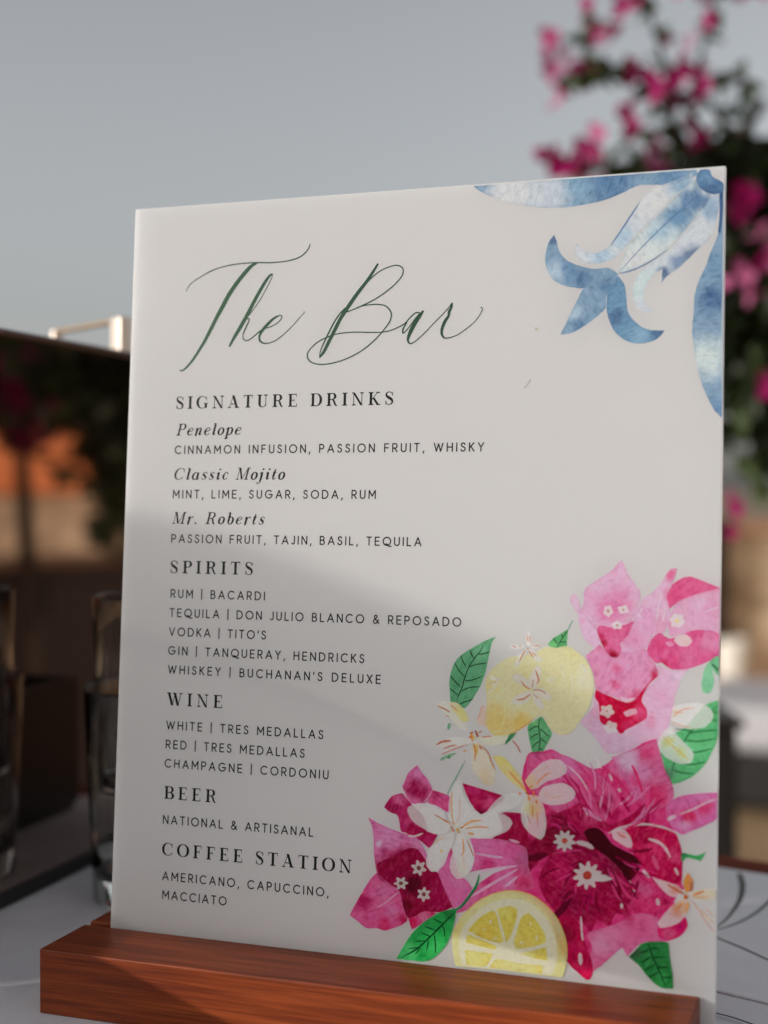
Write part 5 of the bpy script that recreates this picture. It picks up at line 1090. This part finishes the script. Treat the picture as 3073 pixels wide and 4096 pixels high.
# ------------------------------------------------------------------ the menu sign
SIGN_H = .27490
W_MM = 216.0
U = RV.copy()
UPV = Vector((0, 0, 1)) * math.cos(LEAN) + NV * math.sin(LEAN)
FRONT = U.cross(UPV)
TL = Vector((-.0930348, .5342229, CAM_Z + .1041379))
BL = TL - UPV * SIGN_H
sign = empty('menu_sign')
sign.matrix_world = Matrix.Translation(BL) @ Matrix(((U.x, UPV.x, FRONT.x, 0), (U.y, UPV.y, FRONT.y, 0), (U.z, UPV.z, FRONT.z, 0), (0, 0, 0, 1)))
tag(sign, 'white acrylic bar menu sign with black lettering and painted flowers, standing in the wooden block', 'menu sign')
p = MB(); p.box(0, .216, 0, SIGN_H, -.0028, 0)
p.build('panel', m_board, sign, bevel=.00025)
art_scale = Matrix.Scale(.001, 4)

def print_part(mb, name, m, label=None):
    me = bpy.data.meshes.new(name)
    me.from_pydata([(x * .001, y * .001, z * .001) for x, y, z in mb.v], [], mb.f)
    if isinstance(mb, Paint):
        at = me.color_attributes.new('paint', 'FLOAT_COLOR', 'POINT')
        at.data.foreach_set('color', [q for c in mb.c for q in c])
    o = link(name, me, m, sign)
    if label: o['label'] = label
    return o

for name, items in ART:
    pt = Paint()
    last = 0
    for it in items:
        if it[0] == 0:
            if last: LAYER += 4
            petal(pt, *it[1:])
        else: brush(pt, *it[1:])
        last = it[0]
    LAYER = LAYER + 4 if name != 'blue_flower_print' else 0
    if pt.f: print_part(pt, name, m_print)

mb = MB()
for i, s in enumerate(TITLE):
    v, f = union(stroke(spline([tuple(q) for q in s], 6)), 1e-5)
    mb.add([(a, b, .06 + .004 * i) for a, b in v], f)
print_part(mb, 'title_lettering', m_green_ink)
for style, text, x, y, w, cap in TEXT:
    cap = {'H': 4.58, 'N': 4.32, 'S': 3.29}[style]
    mb = text_mesh(style, text, x, y, w, cap, .05)
    print_part(mb, {'H': 'heading_lettering', 'N': 'drink_name_lettering', 'S': 'menu_line_lettering'}[style], m_ink)

# ------------------------------------------------------------------ dark mirrored cooler box on the left
m_mirror = mat('smoked_mirror', (.36, .28, .25), .03, 1.0)
m_rubber = mat('black_rubber', (.012, .012, .012), .55)
m_lip = mat('brushed_lip', (.30, .26, .26), .3, 1.0)
m_handle = mat('pale_brushed_metal', (.74, .64, .55), .32, .7)
BXD = Vector((math.sin(R(18.4)), math.cos(R(18.4)), 0))
box = empty('cooler_box')
box.matrix_world = frame(Vector((-.16597, .61147, TABLE_Z)), BXD)        # x runs back along the mirrored side, y to the left
tag(box, 'low dark mirrored box with a pale metal handle, left of the menu sign', 'cooler box')
TOP = .2512
b = MB(); b.box(-.115, .175, 0, .26, .0065, TOP - .003); b.build('body', m_mirror, box, bevel=.0008)
b = MB(); b.box(-.116, .176, -.0012, .261, 0, .0065); b.build('base_strip', m_rubber, box, bevel=.001)
b = MB(); b.box(-.1165, .1765, -.0015, .2615, TOP - .003, TOP); b.build('lid', m_lip, box, bevel=.0008)
hm = Matrix.Translation((.122, .0075, TOP)) @ Matrix.Rotation(R(-32), 4, 'Z')   # the near post of the lid handle
hd = MB()
hd.box(-.0035, .0035, -.0045, .0050, 0, .0182, hm)
hd.build('handle_post', m_handle, box, bevel=.0006)
hd = MB(); hd.box(-.0028, .0028, .070, .074, 0, .0180, hm); hd.build('handle_post', m_handle, box, bevel=.0006)
hd = MB(); hd.box(-.0022, .0022, .0052, .0698, .0158, .0180, hm)
hd.build('handle_bar', mat('dull_brass_bar', (.36, .26, .17), .35, .6), box, bevel=.0004)

# ------------------------------------------------------------------ stacked glasses
m_glass = mat('clear_glass', (.93, .95, .93), .02, 0, .5)
m_glass.node_tree.nodes['Principled BSDF'].inputs['Transmission Weight'].default_value = 1.0
m_glass.node_tree.nodes['Principled BSDF'].inputs['IOR'].default_value = 1.46
GC = Vector((-.0985, .634, TABLE_Z))
def tumbler(name, r0, r1, h, foot, th, loc, label):
    mb = MB()
    prof = [(.0005, 0), (r0 - .002, 0), (r0, .002), (r0 + (r1 - r0) * .3, h * .33), (r0 + (r1 - r0) * .65, h * .66), (r1, h - .001), (r1 - th * .5, h), (r1 - th, h - .001),
            (r0 + (r1 - r0) * .65 - th, h * .66), (r0 + (r1 - r0) * .3 - th, h * .33), (r0 - th, foot + .004), (r0 - th - .004, foot), (.0005, foot)]
    mb.lathe(prof, 56)
    o = mb.build(name, m_glass, None, True, loc=loc)
    return tag(o, label, 'glass', 'glasses stacked beside the menu sign')
tumbler('glass_tumbler', .0312, .0352, .0945, .012, .0008, GC, 'wide clear tumbler standing on the white cloth, bottom of the stack')
tumbler('glass_tumbler', .0292, .0312, .0880, .005, .0007, GC + Vector((0, 0, .0470)), 'slim clear tumbler nested in the wider one, top of the stack')

dimmer = empty('reflection_dimmer')  # added out of sight so the mirrored side reflects something dark
dimmer.matrix_world = frame(Vector((.0, .695, TABLE_Z)), RV)
tag(dimmer, 'made-up black open caddy on the white cloth, hidden behind the menu sign', 'dimmer_crate')
tm = mat('black_lacquer', (.010, .010, .010), .35)
b = MB(); b.box(-.06, .06, -.05, .05, 0, .004); b.build('base', tm, dimmer, bevel=.001)
b = MB()
for x0, x1, y0, y1 in ((-.062, -.0585, -.0515, .0515), (.0585, .062, -.0515, .0515), (-.0584, .0584, -.0515, -.0485), (-.0584, .0584, .0485, .0515)): b.box(x0, x1, y0, y1, .0041, .075)
b.build('rim', tm, dimmer)

absorber = empty('bounce_absorber')  # added out of frame to absorb bounce light in front of the block
absorber.matrix_world = frame(Vector((FL.x, FL.y, TABLE_Z)), RV)
tag(absorber, 'added unseen thin dark slate board on the cloth before the wooden block, below the picture', 'board')
b = MB(); b.box(.03, .30, -.24, -.012, .0003, .004); b.build('slab', noisy('absorber_black', (.012, .012, .013), (.022, .021, .022), 30, .7), absorber, bevel=.0008)

# ------------------------------------------------------------------ line drawing card at right
def on_table(x, y, z=TABLE_Z):
    """where a sight line from the lens through photo pixel (x, y) meets the table height"""
    a = (x - 1536.5) / 5689; b_ = -(y - 2048) / 5689
    c, s = math.cos(R(.986)), math.sin(R(.986))
    d = Vector((a, c + b_ * s, -s + b_ * c))
    k = (z - CAM_Z) / d.z
    return Vector((d.x * k, d.y * k, z))
card = empty('line_art_card')
tag(card, 'white card with curved black ink lines lying on the bar table behind the sign', 'card')
card.matrix_world = Matrix.Translation((.12, .6, TABLE_Z))
ci = card.matrix_world.inverted()
m_paper = noisy('card_paper', (.80, .80, .82), (.84, .84, .86), 60, .6)
mb = MB()
q = [Vector((.09, .7215, 0)), Vector((.30, .585, 0)), Vector((.22, .43, 0)), Vector((.06, .56, 0))]
vs = [(p_.x - .12, p_.y - .6, z) for z in (.0004, .0012) for p_ in q]
mb.add(vs, [(0, 1, 2, 3), (4, 7, 6, 5), (0, 4, 5, 1), (1, 5, 6, 2), (2, 6, 7, 3), (3, 7, 4, 0)])
mb.build('paper', m_paper, card)
def ink_line(pts, m, h):
    P = []
    for x, y, w in pts:
        sx, sy = 2650 + x / 2.468, 3200 + y / 2.468
        a = on_table(sx, sy, TABLE_Z + .0012)
        P.append((a.x - .12, a.y - .6, 1.35 * w / 2.468 / 5689 * a.y))
    v, f = union(stroke(spline(P, 6)), 1e-6)
    mb = MB(); mb.add([(a, b_, h) for a, b_ in v], f)
    return mb.build('ink_line', m, card)
m_grey_ink = mat('grey_ink', (.05, .05, .047), .4)
ink_line([(762, 730, 40), (790, 850, 44), (765, 980, 36), (680, 1120, 24), (600, 1205, 18), (520, 1262, 12), (420, 1330, 10)], m_grey_ink, .00128)
ink_line([(1300, 720, 30), (1044, 1010, 26), (900, 1130, 24), (720, 1225, 20), (530, 1285, 14), (400, 1310, 10)], m_grey_ink, .00131)
ink_line([(420, 1300, 10), (525, 1355, 16), (780, 1460, 20), (1044, 1580, 20), (1300, 1690, 20)], m_ink, .00134)
ink_line([(400, 2070, 20), (510, 2100, 22), (700, 2150, 22), (880, 2212, 22), (1000, 2250, 22)], m_ink, .00128)

# ------------------------------------------------------------------ garden wall at the back and at right
m_coping = noisy('terracotta_render', (.66, .20, .07), (.78, .27, .10), 2.5, .8)
def stone_material():
    m = mat('sandstone_courses', (.4, .3, .2), .85)
    n = m.node_tree.nodes; l = m.node_tree.links; b = n['Principled BSDF']
    tc = n.new('ShaderNodeTexCoord'); vo = n.new('ShaderNodeTexVoronoi'); vo.inputs['Scale'].default_value = 4.5
    mp = n.new('ShaderNodeMapping'); mp.inputs['Scale'].default_value = (1, 1, 1.7)
    cr = n.new('ShaderNodeValToRGB'); e = cr.color_ramp.elements
    e[0].color = (.40, .29, .18, 1); e[1].color = (.64, .50, .34, 1)
    sp = n.new('ShaderNodeSeparateColor')
    vd = n.new('ShaderNodeTexVoronoi'); vd.feature = 'DISTANCE_TO_EDGE'; vd.inputs['Scale'].default_value = 4.5
    mr = n.new('ShaderNodeMapRange'); mr.inputs['From Max'].default_value = .05; mr.inputs['To Min'].default_value = .45
    vm = n.new('ShaderNodeVectorMath'); vm.operation = 'SCALE'
    l.new(tc.outputs['Object'], mp.inputs[0]); l.new(mp.outputs[0], vo.inputs['Vector']); l.new(mp.outputs[0], vd.inputs['Vector'])
    l.new(vo.outputs['Color'], sp.inputs[0]); l.new(sp.outputs[0], cr.inputs['Fac']); l.new(vd.outputs['Distance'], mr.inputs['Value'])
    l.new(cr.outputs['Color'], vm.inputs[0]); l.new(mr.outputs[0], vm.inputs['Scale']); l.new(vm.outputs[0], b.inputs['Base Color'])
    return m
m_stone = stone_material()
bw = empty('garden_wall', (2.2, 7.9, 0))
tag(bw, 'low tan stone garden wall with a terracotta coping behind the bougainvillea', 'wall')
w_ = MB(); w_.box(-4.2, 4.3, -.12, .15, .10, .97); w_.build('stonework', m_stone, bw)
w_ = MB(); w_.box(-4.2, 4.3, -.16, .19, .97, 1.06); w_.build('coping', noisy('brown_coping', (.30, .17, .10), (.40, .24, .15), 2.5, .8), bw, bevel=.01)
w_ = MB(); w_.box(-4.2, 4.3, -.42, .15, 0, .10); w_.build('plinth', m_coping, bw, bevel=.01)
rw = empty('garden_wall', (3.1, 2.9, 0))
tag(rw, 'side stone wall with a broad terracotta band, seen only mirrored in the dark box', 'wall')
w_ = MB(); w_.box(0, .3, -3.2, 4.7, 0, 1.21); w_.build('stonework', m_stone, rw)
w_ = MB(); w_.box(-.03, .33, -3.2, 4.7, 1.21, 1.42); w_.build('coping', m_coping, rw, bevel=.01)

# ------------------------------------------------------------------ bougainvillea
def leaf_material(name, c0, c1, tr):
    m = mat(name, c0, .5, 0, .35)
    n = m.node_tree.nodes; l = m.node_tree.links; b = n['Principled BSDF']; out = n['Material Output']
    tc = n.new('ShaderNodeTexCoord'); nz = n.new('ShaderNodeTexNoise'); nz.inputs['Scale'].default_value = 14
    cr = n.new('ShaderNodeValToRGB'); cr.color_ramp.elements[0].position = .35; cr.color_ramp.elements[0].color = (*c0, 1); cr.color_ramp.elements[1].position = .65; cr.color_ramp.elements[1].color = (*c1, 1)
    t_ = n.new('ShaderNodeBsdfTranslucent'); mx = n.new('ShaderNodeMixShader'); mx.inputs[0].default_value = tr
    l.new(tc.outputs['Object'], nz.inputs['Vector']); l.new(nz.outputs['Fac'], cr.inputs['Fac']); l.new(cr.outputs['Color'], b.inputs['Base Color']); l.new(cr.outputs['Color'], t_.inputs['Color'])
    l.new(b.outputs[0], mx.inputs[1]); l.new(t_.outputs[0], mx.inputs[2]); l.new(mx.outputs[0], out.inputs['Surface'])
    return m
m_leaf = leaf_material('bougainvillea_leaf', (.009, .014, .005), (.032, .045, .013), .3)
m_bract = leaf_material('magenta_bract', (.36, .003, .115), (.48, .014, .17), .4)
m_bract_pale = leaf_material('pale_pink_bract', (.48, .09, .24), (.58, .16, .32), .4)
m_young = leaf_material('young_leaf', (.05, .085, .025), (.10, .14, .05), .4)
m_bark = noisy('brown_bark', (.03, .02, .014), (.07, .05, .035), 30, .9, (1, 1, .2), .4)
m_floret = mat('cream_floret', (.6, .55, .42), .6)

def at(x, y, depth):
    """world point on the sight line through photo pixel (x, y), depth metres out"""
    a = (x - 1536.5) / 5689; b_ = -(y - 2048) / 5689
    c, s = math.cos(R(.986)), math.sin(R(.986))
    d = Vector((a, c + b_ * s, -s + b_ * c))
    return Vector((0, 0, CAM_Z)) + d * (depth / d.y)

def leaf_into(mb, p, d, n, ln, wd):
    d = d.normalized(); n = (n - d * n.dot(d)).normalized(); s = d.cross(n)
    vs = [p, p + d * ln * .35 + s * wd * .5 + n * ln * .05, p + d * ln * .75 + s * wd * .32 + n * ln * .03, p + d * ln, p + d * ln * .75 - s * wd * .32 + n * ln * .03, p + d * ln * .35 - s * wd * .5 + n * ln * .05, p + d * ln * .4 - n * ln * .04]
    mb.add(vs, [(0, 1, 6), (1, 2, 6), (2, 3, 6), (3, 4, 6), (4, 5, 6), (5, 0, 6)])

def rnd(): return Vector((random.gauss(0, 1), random.gauss(0, 1), random.gauss(0, 1))).normalized()

def blossom_mesh(seed, m, size=.0225):
    random.seed(seed)
    mb = MB()
    for k in range(3):
        a = 2 * math.pi * k / 3 + random.uniform(-.3, .3)
        out = Vector((math.cos(a), math.sin(a), 0))
        d = (out * 1.0 + Vector((0, 0, random.uniform(.4, .9)))).normalized()
        nrm = (Vector((0, 0, 1)) - out * .6).normalized(); s = d.cross(nrm).normalized()
        rows = []
        for i, (t, w) in enumerate(((0, .06), (.2, .55), (.45, .8), (.7, .66), (.88, .34), (1, .02))):
            c = d * size * t - nrm * size * .22 * math.sin(t * 2.2)
            rows.append([c + s * size * w * q * .5 + nrm * size * .10 * abs(q) * (1 + .3 * math.sin(9 * t + k)) for q in (-1, -.5, 0, .5, 1)])
        vs = [v_ for r_ in rows for v_ in r_]
        mb.add(vs, [(i * 5 + j, i * 5 + j + 1, i * 5 + j + 6, i * 5 + j + 5) for i in range(5) for j in range(4)])
    me = bpy.data.meshes.new('blossom')
    me.from_pydata(mb.v, [], mb.f)
    for p_ in me.polygons: p_.use_smooth = True
    me.materials.append(m)
    return me

PLANT = (.62, 1.62, 0)
bush = empty('bougainvillea_bush', PLANT)
tag(bush, 'tall bougainvillea with magenta bracts and dark leaves rising behind the sign', 'bush')
P0 = Vector(PLANT)
trunk = MB()
trunk.tube([Vector((.30, 1.74, .93)) - P0, Vector((.31, 1.74, 1.1)) - P0, at(2640, 1500, 1.72) - P0, at(2760, 1000, 1.68) - P0, at(2900, 640, 1.64) - P0, at(3060, 400, 1.6) - P0], [.022, .018, .015, .012, .009, .005], 10)
trunk.tube([at(2640, 1500, 1.72) - P0, at(2850, 1250, 1.74) - P0, at(3080, 1000, 1.75) - P0, Vector((.75, 1.75, 1.6)) - P0], [.013, .011, .009, .005], 8)
trunk.build('trunk', m_bark, bush, True)
# long arching sprays: photo positions with depth
SPRAYS = [[(3080, 700, 1.62), (2920, 520, 1.58), (2800, 330, 1.56), (2830, 120, 1.54), (2870, -60, 1.52)],
          [(2900, 640, 1.6), (2780, 480, 1.58), (2680, 330, 1.56), (2620, 120, 1.54), (2560, -40, 1.53)],
          [(2760, 600, 1.6), (2640, 400, 1.57), (2540, 290, 1.55), (2440, 270, 1.54), (2350, 200, 1.53), (2390, 70, 1.52)],
          [(2900, 760, 1.6), (2700, 560, 1.58), (2560, 530, 1.57), (2450, 640, 1.56)],
          [(2950, 820, 1.62), (2700, 700, 1.6), (2480, 660, 1.57), (2310, 680, 1.55)],
          [(2880, 300, 1.56), (2990, 330, 1.56), (2920, 480, 1.57)],
          [(2440, 275, 1.54), (2330, 300, 1.54), (2240, 330, 1.54)]]
br = MB()
for s in SPRAYS:
    q = spline([tuple(at(*p_) - P0) for p_ in s], 6)
    br.tube(q, [.0045 - .003 * i / len(q) for i in range(len(q))], 6)
br.build('branch', m_bark, bush, True)
fol = MB(); young = MB()
random.seed(11)
def dense(n, cx, cy, cz, rx, ry, rz, ln=.034):
    for i in range(n):
        v_ = rnd() * (random.random() ** .45)
        p_ = Vector((cx + v_.x * rx, cy + v_.y * ry, cz + v_.z * rz))
        k = noise.noise(p_ * 5.0)
        if k < -.18: continue
        leaf_into(fol, p_ - P0, (rnd() + Vector((0, 0, -.3))), rnd() + Vector((0, -.4, .8)), random.uniform(.7, 1.25) * ln, random.uniform(.5, .75) * ln)
dense(4200, .60, 1.72, 1.50, .25, .22, .17)
dense(3600, .88, 1.74, 1.58, .32, .32, .40)
dense(2600, .44, 1.72, 1.46, .13, .14, .12)
dense(800, .38, 1.66, 1.595, .11, .10, .035, .028)
dense(1500, .50, 1.70, 1.40, .13, .13, .15, .03)
for s in SPRAYS:                      # loose leaves along the sprays
    q = spline([tuple(at(*p_) - P0) for p_ in s], 8)
    for c in q:
        for k in range(2):
            if random.random() < .5:
                leaf_into(young, Vector(c) + rnd() * .006, rnd() + Vector((0, 0, -.4)), rnd() + Vector((0, -.5, .6)), random.uniform(.016, .028), random.uniform(.010, .018))
# the drooping lower leaves beside the sign
for x, y, n in ((2990, 1560, 14), (3030, 1680, 14), (2960, 1640, 8), (3010, 1800, 9), (3040, 1870, 6), (3050, 1480, 14), (2930, 1500, 9)):
    for i in range(n):
        c = at(x + random.gauss(0, 40), y + random.gauss(0, 40), 1.7 + random.gauss(0, .05)) - P0
        leaf_into(young if i % 2 else fol, c, Vector((.5, 0, -1)) + rnd() * .6, rnd() + Vector((0, -1, .5)), random.uniform(.03, .045), random.uniform(.014, .022))
fol.build('foliage', m_leaf, bush)
young.build('young_foliage', m_young, bush)
BL_MESH = [blossom_mesh(100 + i, m_bract) for i in range(4)] + [blossom_mesh(200 + i, m_bract_pale) for i in range(3)]
# photo position, depth, number in the cluster, spread in metres, pale share
CLUSTERS = [((2399, 70), 3, .012, .1), ((2380, 40), 2, .012, .4), ((2493, 126), 2, .008, .0), ((2214, 160), 1, .004, .6), ((2293, 267), 3, .013, .8), ((2317, 288), 3, .012, .8), ((2217, 334), 2, .008, .8), ((2267, 336), 2, .008, .6),
            ((2551, 305), 2, .008, .6), ((2721, 168), 4, .014, .1), ((2762, 363), 5, .015, .0), ((2770, 330), 3, .015, .2), ((2797, 290), 3, .012, .4), ((2880, 12), 5, .018, .0), ((2546, 510), 6, .018, .2), ((2575, 440), 3, .012, .5), ((2710, 550), 4, .014, .0),
            ((2320, 670), 8, .013, .2), ((2360, 645), 3, .010, .4), ((2270, 690), 3, .009, .3), ((2560, 30), 2, .012, .1), ((2740, 20), 2, .012, .2), ((3015, 1096), 5, .016, 1.), ((3060, 1060), 4, .014, .7), ((2925, 905), 2, .012, .0), ((3055, 750), 2, .012, 0),
            ((2910, 2010), 4, .014, .0), ((3060, 1520), 3, .014, .3), ((2990, 780), 2, .012, 0)]
random.seed(23)
def place_blossom(pos, pale):
    me = random.choice(BL_MESH[4:] if random.random() < pale else BL_MESH[:4])
    o = bpy.data.objects.new('blossom', me)
    col.objects.link(o)
    o.parent = bush
    o.location = pos - P0
    d = (rnd() + Vector((-.3, -.7, .2))).normalized()
    o.rotation_euler = d.to_track_quat('Z', 'Y').to_euler()
    s = random.uniform(.65, 1.05)
    o.scale = (s, s, s)
n_bl = 0
for (x, y), n, sp, pale in CLUSTERS:
    for i in range(max(1, round(n * .7))):
        place_blossom(at(x, y, 1.54) + Vector((random.gauss(0, sp), random.gauss(0, sp), random.gauss(0, sp))), pale)
        n_bl += 1
# ------------------------------------------------------------------ far things beside the wall
m_wicker = noisy('black_wicker', (.006, .005, .005), (.016, .013, .012), 90, .8, bump=.5)
m_cushion = noisy('pale_cushion', (.38, .375, .39), (.43, .42, .44), 20, .85)
ot = empty('wicker_ottoman', (1.62, 5.6, 0), R(-28))
tag(ot, 'black wicker seat with a pale grey cushion, far behind at the right edge', 'ottoman')
w_ = MB(); w_.box(-.42, .42, -.42, .42, .05, .24); w_.build('wicker_base', m_wicker, ot, bevel=.015)
w_ = MB(); w_.box(-.41, .41, -.41, .41, .24, .42); w_.build('cushion', m_cushion, ot, bevel=.05, seg=4)
for x in (-.36, .36):
    for y in (-.36, .36):
        w_ = MB(); w_.box(x - .03, x + .03, y - .03, y + .03, 0, .05); w_.build('foot', m_wicker, ot)
pot = MB()
pot.lathe([(.0, 0), (.06, 0), (.075, .02), (.095, .14), (.10, .26), (.085, .32), (.078, .32), (.075, .28), (.0, .28)], 32)
o = pot.build('planter_pot', noisy('white_glaze', (.62, .58, .50), (.7, .66, .58), 12, .4), None, True, loc=(1.87, 7.59, .1))
tag(o, 'round white planter pot standing on the plinth of the garden wall', 'pot')

m_dark = mat('dark_stain', (.020, .012, .009), .5)
w_ = MB(); w_.prism([(-.055, .1), (.055, .1), (.05, 1.05), (0, 1.075), (-.05, 1.05)], -.03, .03)
o = w_.build('wooden_post', m_dark, None, bevel=.006, loc=(1.815, 7.735, 0))
tag(o, 'dark wooden post against the stone wall, just right of the sign', 'post')
pl = empty('square_planter', (.25, 1.75, 0))
tag(pl, 'tall black square planter holding the bougainvillea behind the sign', 'planter')
w_ = MB(); w_.box(-.15, .15, -.15, .15, 0, .96); w_.build('body', mat('black_planter', (.012, .010, .009), .6), pl, bevel=.006)
w_ = MB(); w_.box(-.157, .157, -.157, .157, .9603, .972); w_.build('rim', m_dark, pl, bevel=.003)

# ------------------------------------------------------------------ made-up blockers out of view, shaped to throw the shadows across the sign
def sign_pt(x, y, t):                # point t metres towards the sun from a spot (mm) on the sign's face
    return BL + U * x * .001 + UPV * y * .001 + SUN * t
def slab(name, pts, dt, m, parent):
    """a flat board with this outline, dt thick towards the sun"""
    n = len(pts); th = SUN * dt
    mb = MB()
    mb.add(list(pts) + [p_ + th for p_ in pts], [tuple(range(n)), tuple(range(2 * n - 1, n - 1, -1))] + [(i, i + n, (i + 1) % n + n, (i + 1) % n) for i in range(n)])
    return mb.build(name, m, parent)
def on_front(x, y):                  # photo pixel -> front face of the wooden block
    d = at(x, y, 1.0) - Vector((0, 0, CAM_Z)); o = Vector((0, 0, CAM_Z))
    return o + d * ((FL - o).dot(NV) / d.dot(NV))
EDGE = spline([(-60, 168), (-17.8, 164.1), (25, 157.5), (79.9, 140.9), (139.1, 118), (178.6, 98.4), (217.2, 72.8), (250, 45)], 5)
ps = empty('far_shade_blocker')  # added off camera, cut to cast the soft upper shadow edge
tag(ps, 'made-up unseen parasol behind the lens, throwing the soft shadow on the sign', 'blocker')
def sheer(name, c, open_share):       # lets part of the sun through, set to lighten the cast shadow
    m = mat(name, c, .9)
    n = m.node_tree.nodes; l = m.node_tree.links
    tp = n.new('ShaderNodeBsdfTransparent'); mx = n.new('ShaderNodeMixShader'); mx.inputs[0].default_value = open_share
    l.new(n['Principled BSDF'].outputs[0], mx.inputs[1]); l.new(tp.outputs[0], mx.inputs[2]); l.new(mx.outputs[0], n['Material Output'].inputs['Surface'])
    return m
m_leaky_beige = sheer('leaky_beige', (.48, .42, .34), .46)
m_leaky_white = sheer('leaky_white', (.78, .78, .77), .46)  # pale, to bounce light back onto the sign
slab('far_caster_strip', [sign_pt(x, y, 1.3) for x, y in EDGE] + [sign_pt(x, y - 50, 1.3) for x, y in EDGE[::-1]], .03, m_leaky_beige, ps)
pb = sign_pt(-45, 120, 1.315)
w_ = MB(); w_.tube([pb, Vector((pb.x, pb.y, 0))], .02, 12); w_.build('caster_pole', m_timber, ps, True)
ea = empty('near_shade_blocker')  # added off camera to cast the sharp lower shadow edges
tag(ea, 'made-up unseen easel on the bar table, left of the lens, shading the lower sign', 'shade_screen')
slab('panel', [sign_pt(x, y, .28) for x, y in [(112, 8), (-70, 8)] + [(x, y - 44) for x, y in EDGE if -70 <= x <= 235] + [(240, 6.5), (122, 21.3)]], .006, m_leaky_white, ea)
c0, c1 = on_front(380, 3820), on_front(900, 4085)
cd = (c1 - c0).normalized()
up_, dn_ = c0 - cd * .075, c0 + cd * .12
slab('block_caster', [p_ + SUN * .235 for p_ in (up_, dn_, dn_ - Vector((0, 0, .03)), up_ - Vector((0, 0, .10)))], .008, m_timber, ea)  # added only to cast the diagonal shadow on the wooden block
for q in (sign_pt(-66, 60, .29), sign_pt(-40, 60, .29)):
    w_ = MB(); w_.tube([q, Vector((q.x - .01, q.y - .01, TABLE_Z))], .004, 8); w_.build('leg', m_timber, ea, True)

# ------------------------------------------------------------------ what the mirrored box and the glossy print pick up from beside and behind
def hedge(name, x0, x1, y0, y1, z0, z1, n, seed, label, size, blooms=0):
    random.seed(seed)
    root = empty(name, ((x0 + x1) / 2, (y0 + y1) / 2, 0))
    P_ = Vector(root.location)
    tag(root, label, 'hedge')
    core = MB(); core.box(x0 + .08 - P_.x, x1 - .08 - P_.x, y0 + .08 - P_.y, y1 - .08 - P_.y, z0, z1 - .12); core.build('stems', m_bark, root)
    mb = MB(); pk = MB()
    for i in range(n):
        p_ = Vector((random.uniform(x0, x1), random.uniform(y0, y1), random.uniform(z0, z1 + .15 * noise.noise((i * .01, 0, 0)))))
        leaf_into(mb, p_ - P_, rnd(), rnd(), size * random.uniform(.7, 1.3), size * .6)
    mb.build('foliage', m_leaf, root)
    for i in range(blooms):
        c = Vector((x0 - .02 + random.random() * .1, random.uniform(y0, y1), random.uniform(z0 + .1, z1)))
        for k in range(26):
            leaf_into(pk, c + rnd() * .07 - P_, rnd(), rnd(), .05, .04)
    if blooms: pk.build('blossoms', m_bract, root)
    return root
hedge('flowering_hedge', 3.02, 3.5, .2, 5.5, 1.36, 2.3, 5200, 31, 'dark flowering hedge above the side wall, seen only mirrored in the dark box', .11, 20)
sb = empty('wooden_sideboard', (2.62, 2.2, 0))
tag(sb, 'dark wooden sideboard with pale cloth at the side wall, seen only mirrored', 'sideboard')
w_ = MB(); w_.box(-.25, .25, -1.6, 1.9, .08, .99); w_.build('cabinet', m_dark, sb)
w_ = MB(); w_.box(-.27, .27, -1.62, 1.92, .99, 1.02); w_.build('top', mat('dark_stain_top', (.03, .018, .013), .4), sb, bevel=.004)

for x in (-.2, .2):
    for y in (-1.5, 1.8):
        w_ = MB(); w_.box(x - .04, x + .04, y - .04, y + .04, 0, .08); w_.build('foot', m_timber, sb)

def mirrored(x, y, dist):            # the spot the dark box shows at photo pixel (x, y), dist metres from the box
    o = Vector((0, 0, CAM_Z)); d = (at(x, y, 1.0) - o).normalized()
    n_ = Vector((BXD.y, -BXD.x, 0)); p0 = Vector((-.16597, .61147, TABLE_Z))
    hit = o + d * ((p0 - o).dot(n_) / d.dot(n_))
    return hit + (d - n_ * 2 * d.dot(n_)) * dist
b2 = empty('bougainvillea_bush', (mirrored(95, 1900, 2.7).x, mirrored(95, 1900, 2.7).y, 0))
tag(b2, 'bougainvillea on a thin trunk before the side wall, seen only mirrored in the dark box', 'bush')
Q = Vector(b2.location)
w_ = MB(); w_.tube([Vector((0, 0, 0)), mirrored(112, 2250, 2.7) - Q, mirrored(95, 1950, 2.7) - Q, mirrored(80, 1700, 2.7) - Q, mirrored(120, 1500, 2.7) - Q], [.03, .022, .019, .015, .01], 10); w_.build('trunk', m_bark, b2, True)
random.seed(77)
fo = MB()
for x, y, sx, sy, n in ((450, 1560, 80, 100, 280), (330, 1450, 110, 70, 160), (490, 1760, 50, 90, 170), (480, 1880, 40, 50, 60), (150, 1480, 120, 80, 120), (470, 2090, 40, 60, 70), (60, 1680, 60, 60, 40)):
    for i in range(n):
        leaf_into(fo, mirrored(x + random.gauss(0, sx), y + random.gauss(0, sy), 2.7 + random.gauss(0, .08)) - Q, rnd(), rnd(), .06, .038)
fo.build('foliage', m_leaf, b2)
pk = MB()
for x, y, s, n in ((25, 1562, 26, 22), (60, 1647, 30, 26), (154, 1712, 30, 24), (190, 1400, 26, 10), (330, 1420, 26, 6)):
    for i in range(n):
        leaf_into(pk, mirrored(x + random.gauss(0, s), y + random.gauss(0, s), 2.62) - Q, rnd(), rnd(), .045, .038)
pk.build('blossoms', m_bract, b2)

y0_, y1_ = mirrored(110, 2575, 2.70).y - 2.2, mirrored(360, 2575, 2.72).y - 2.2
w_ = MB(); w_.box(-.262, -.2525, min(y0_, y1_), max(y0_, y1_), .755, .835); w_.build('cloth', m_linen, sb, bevel=.003)
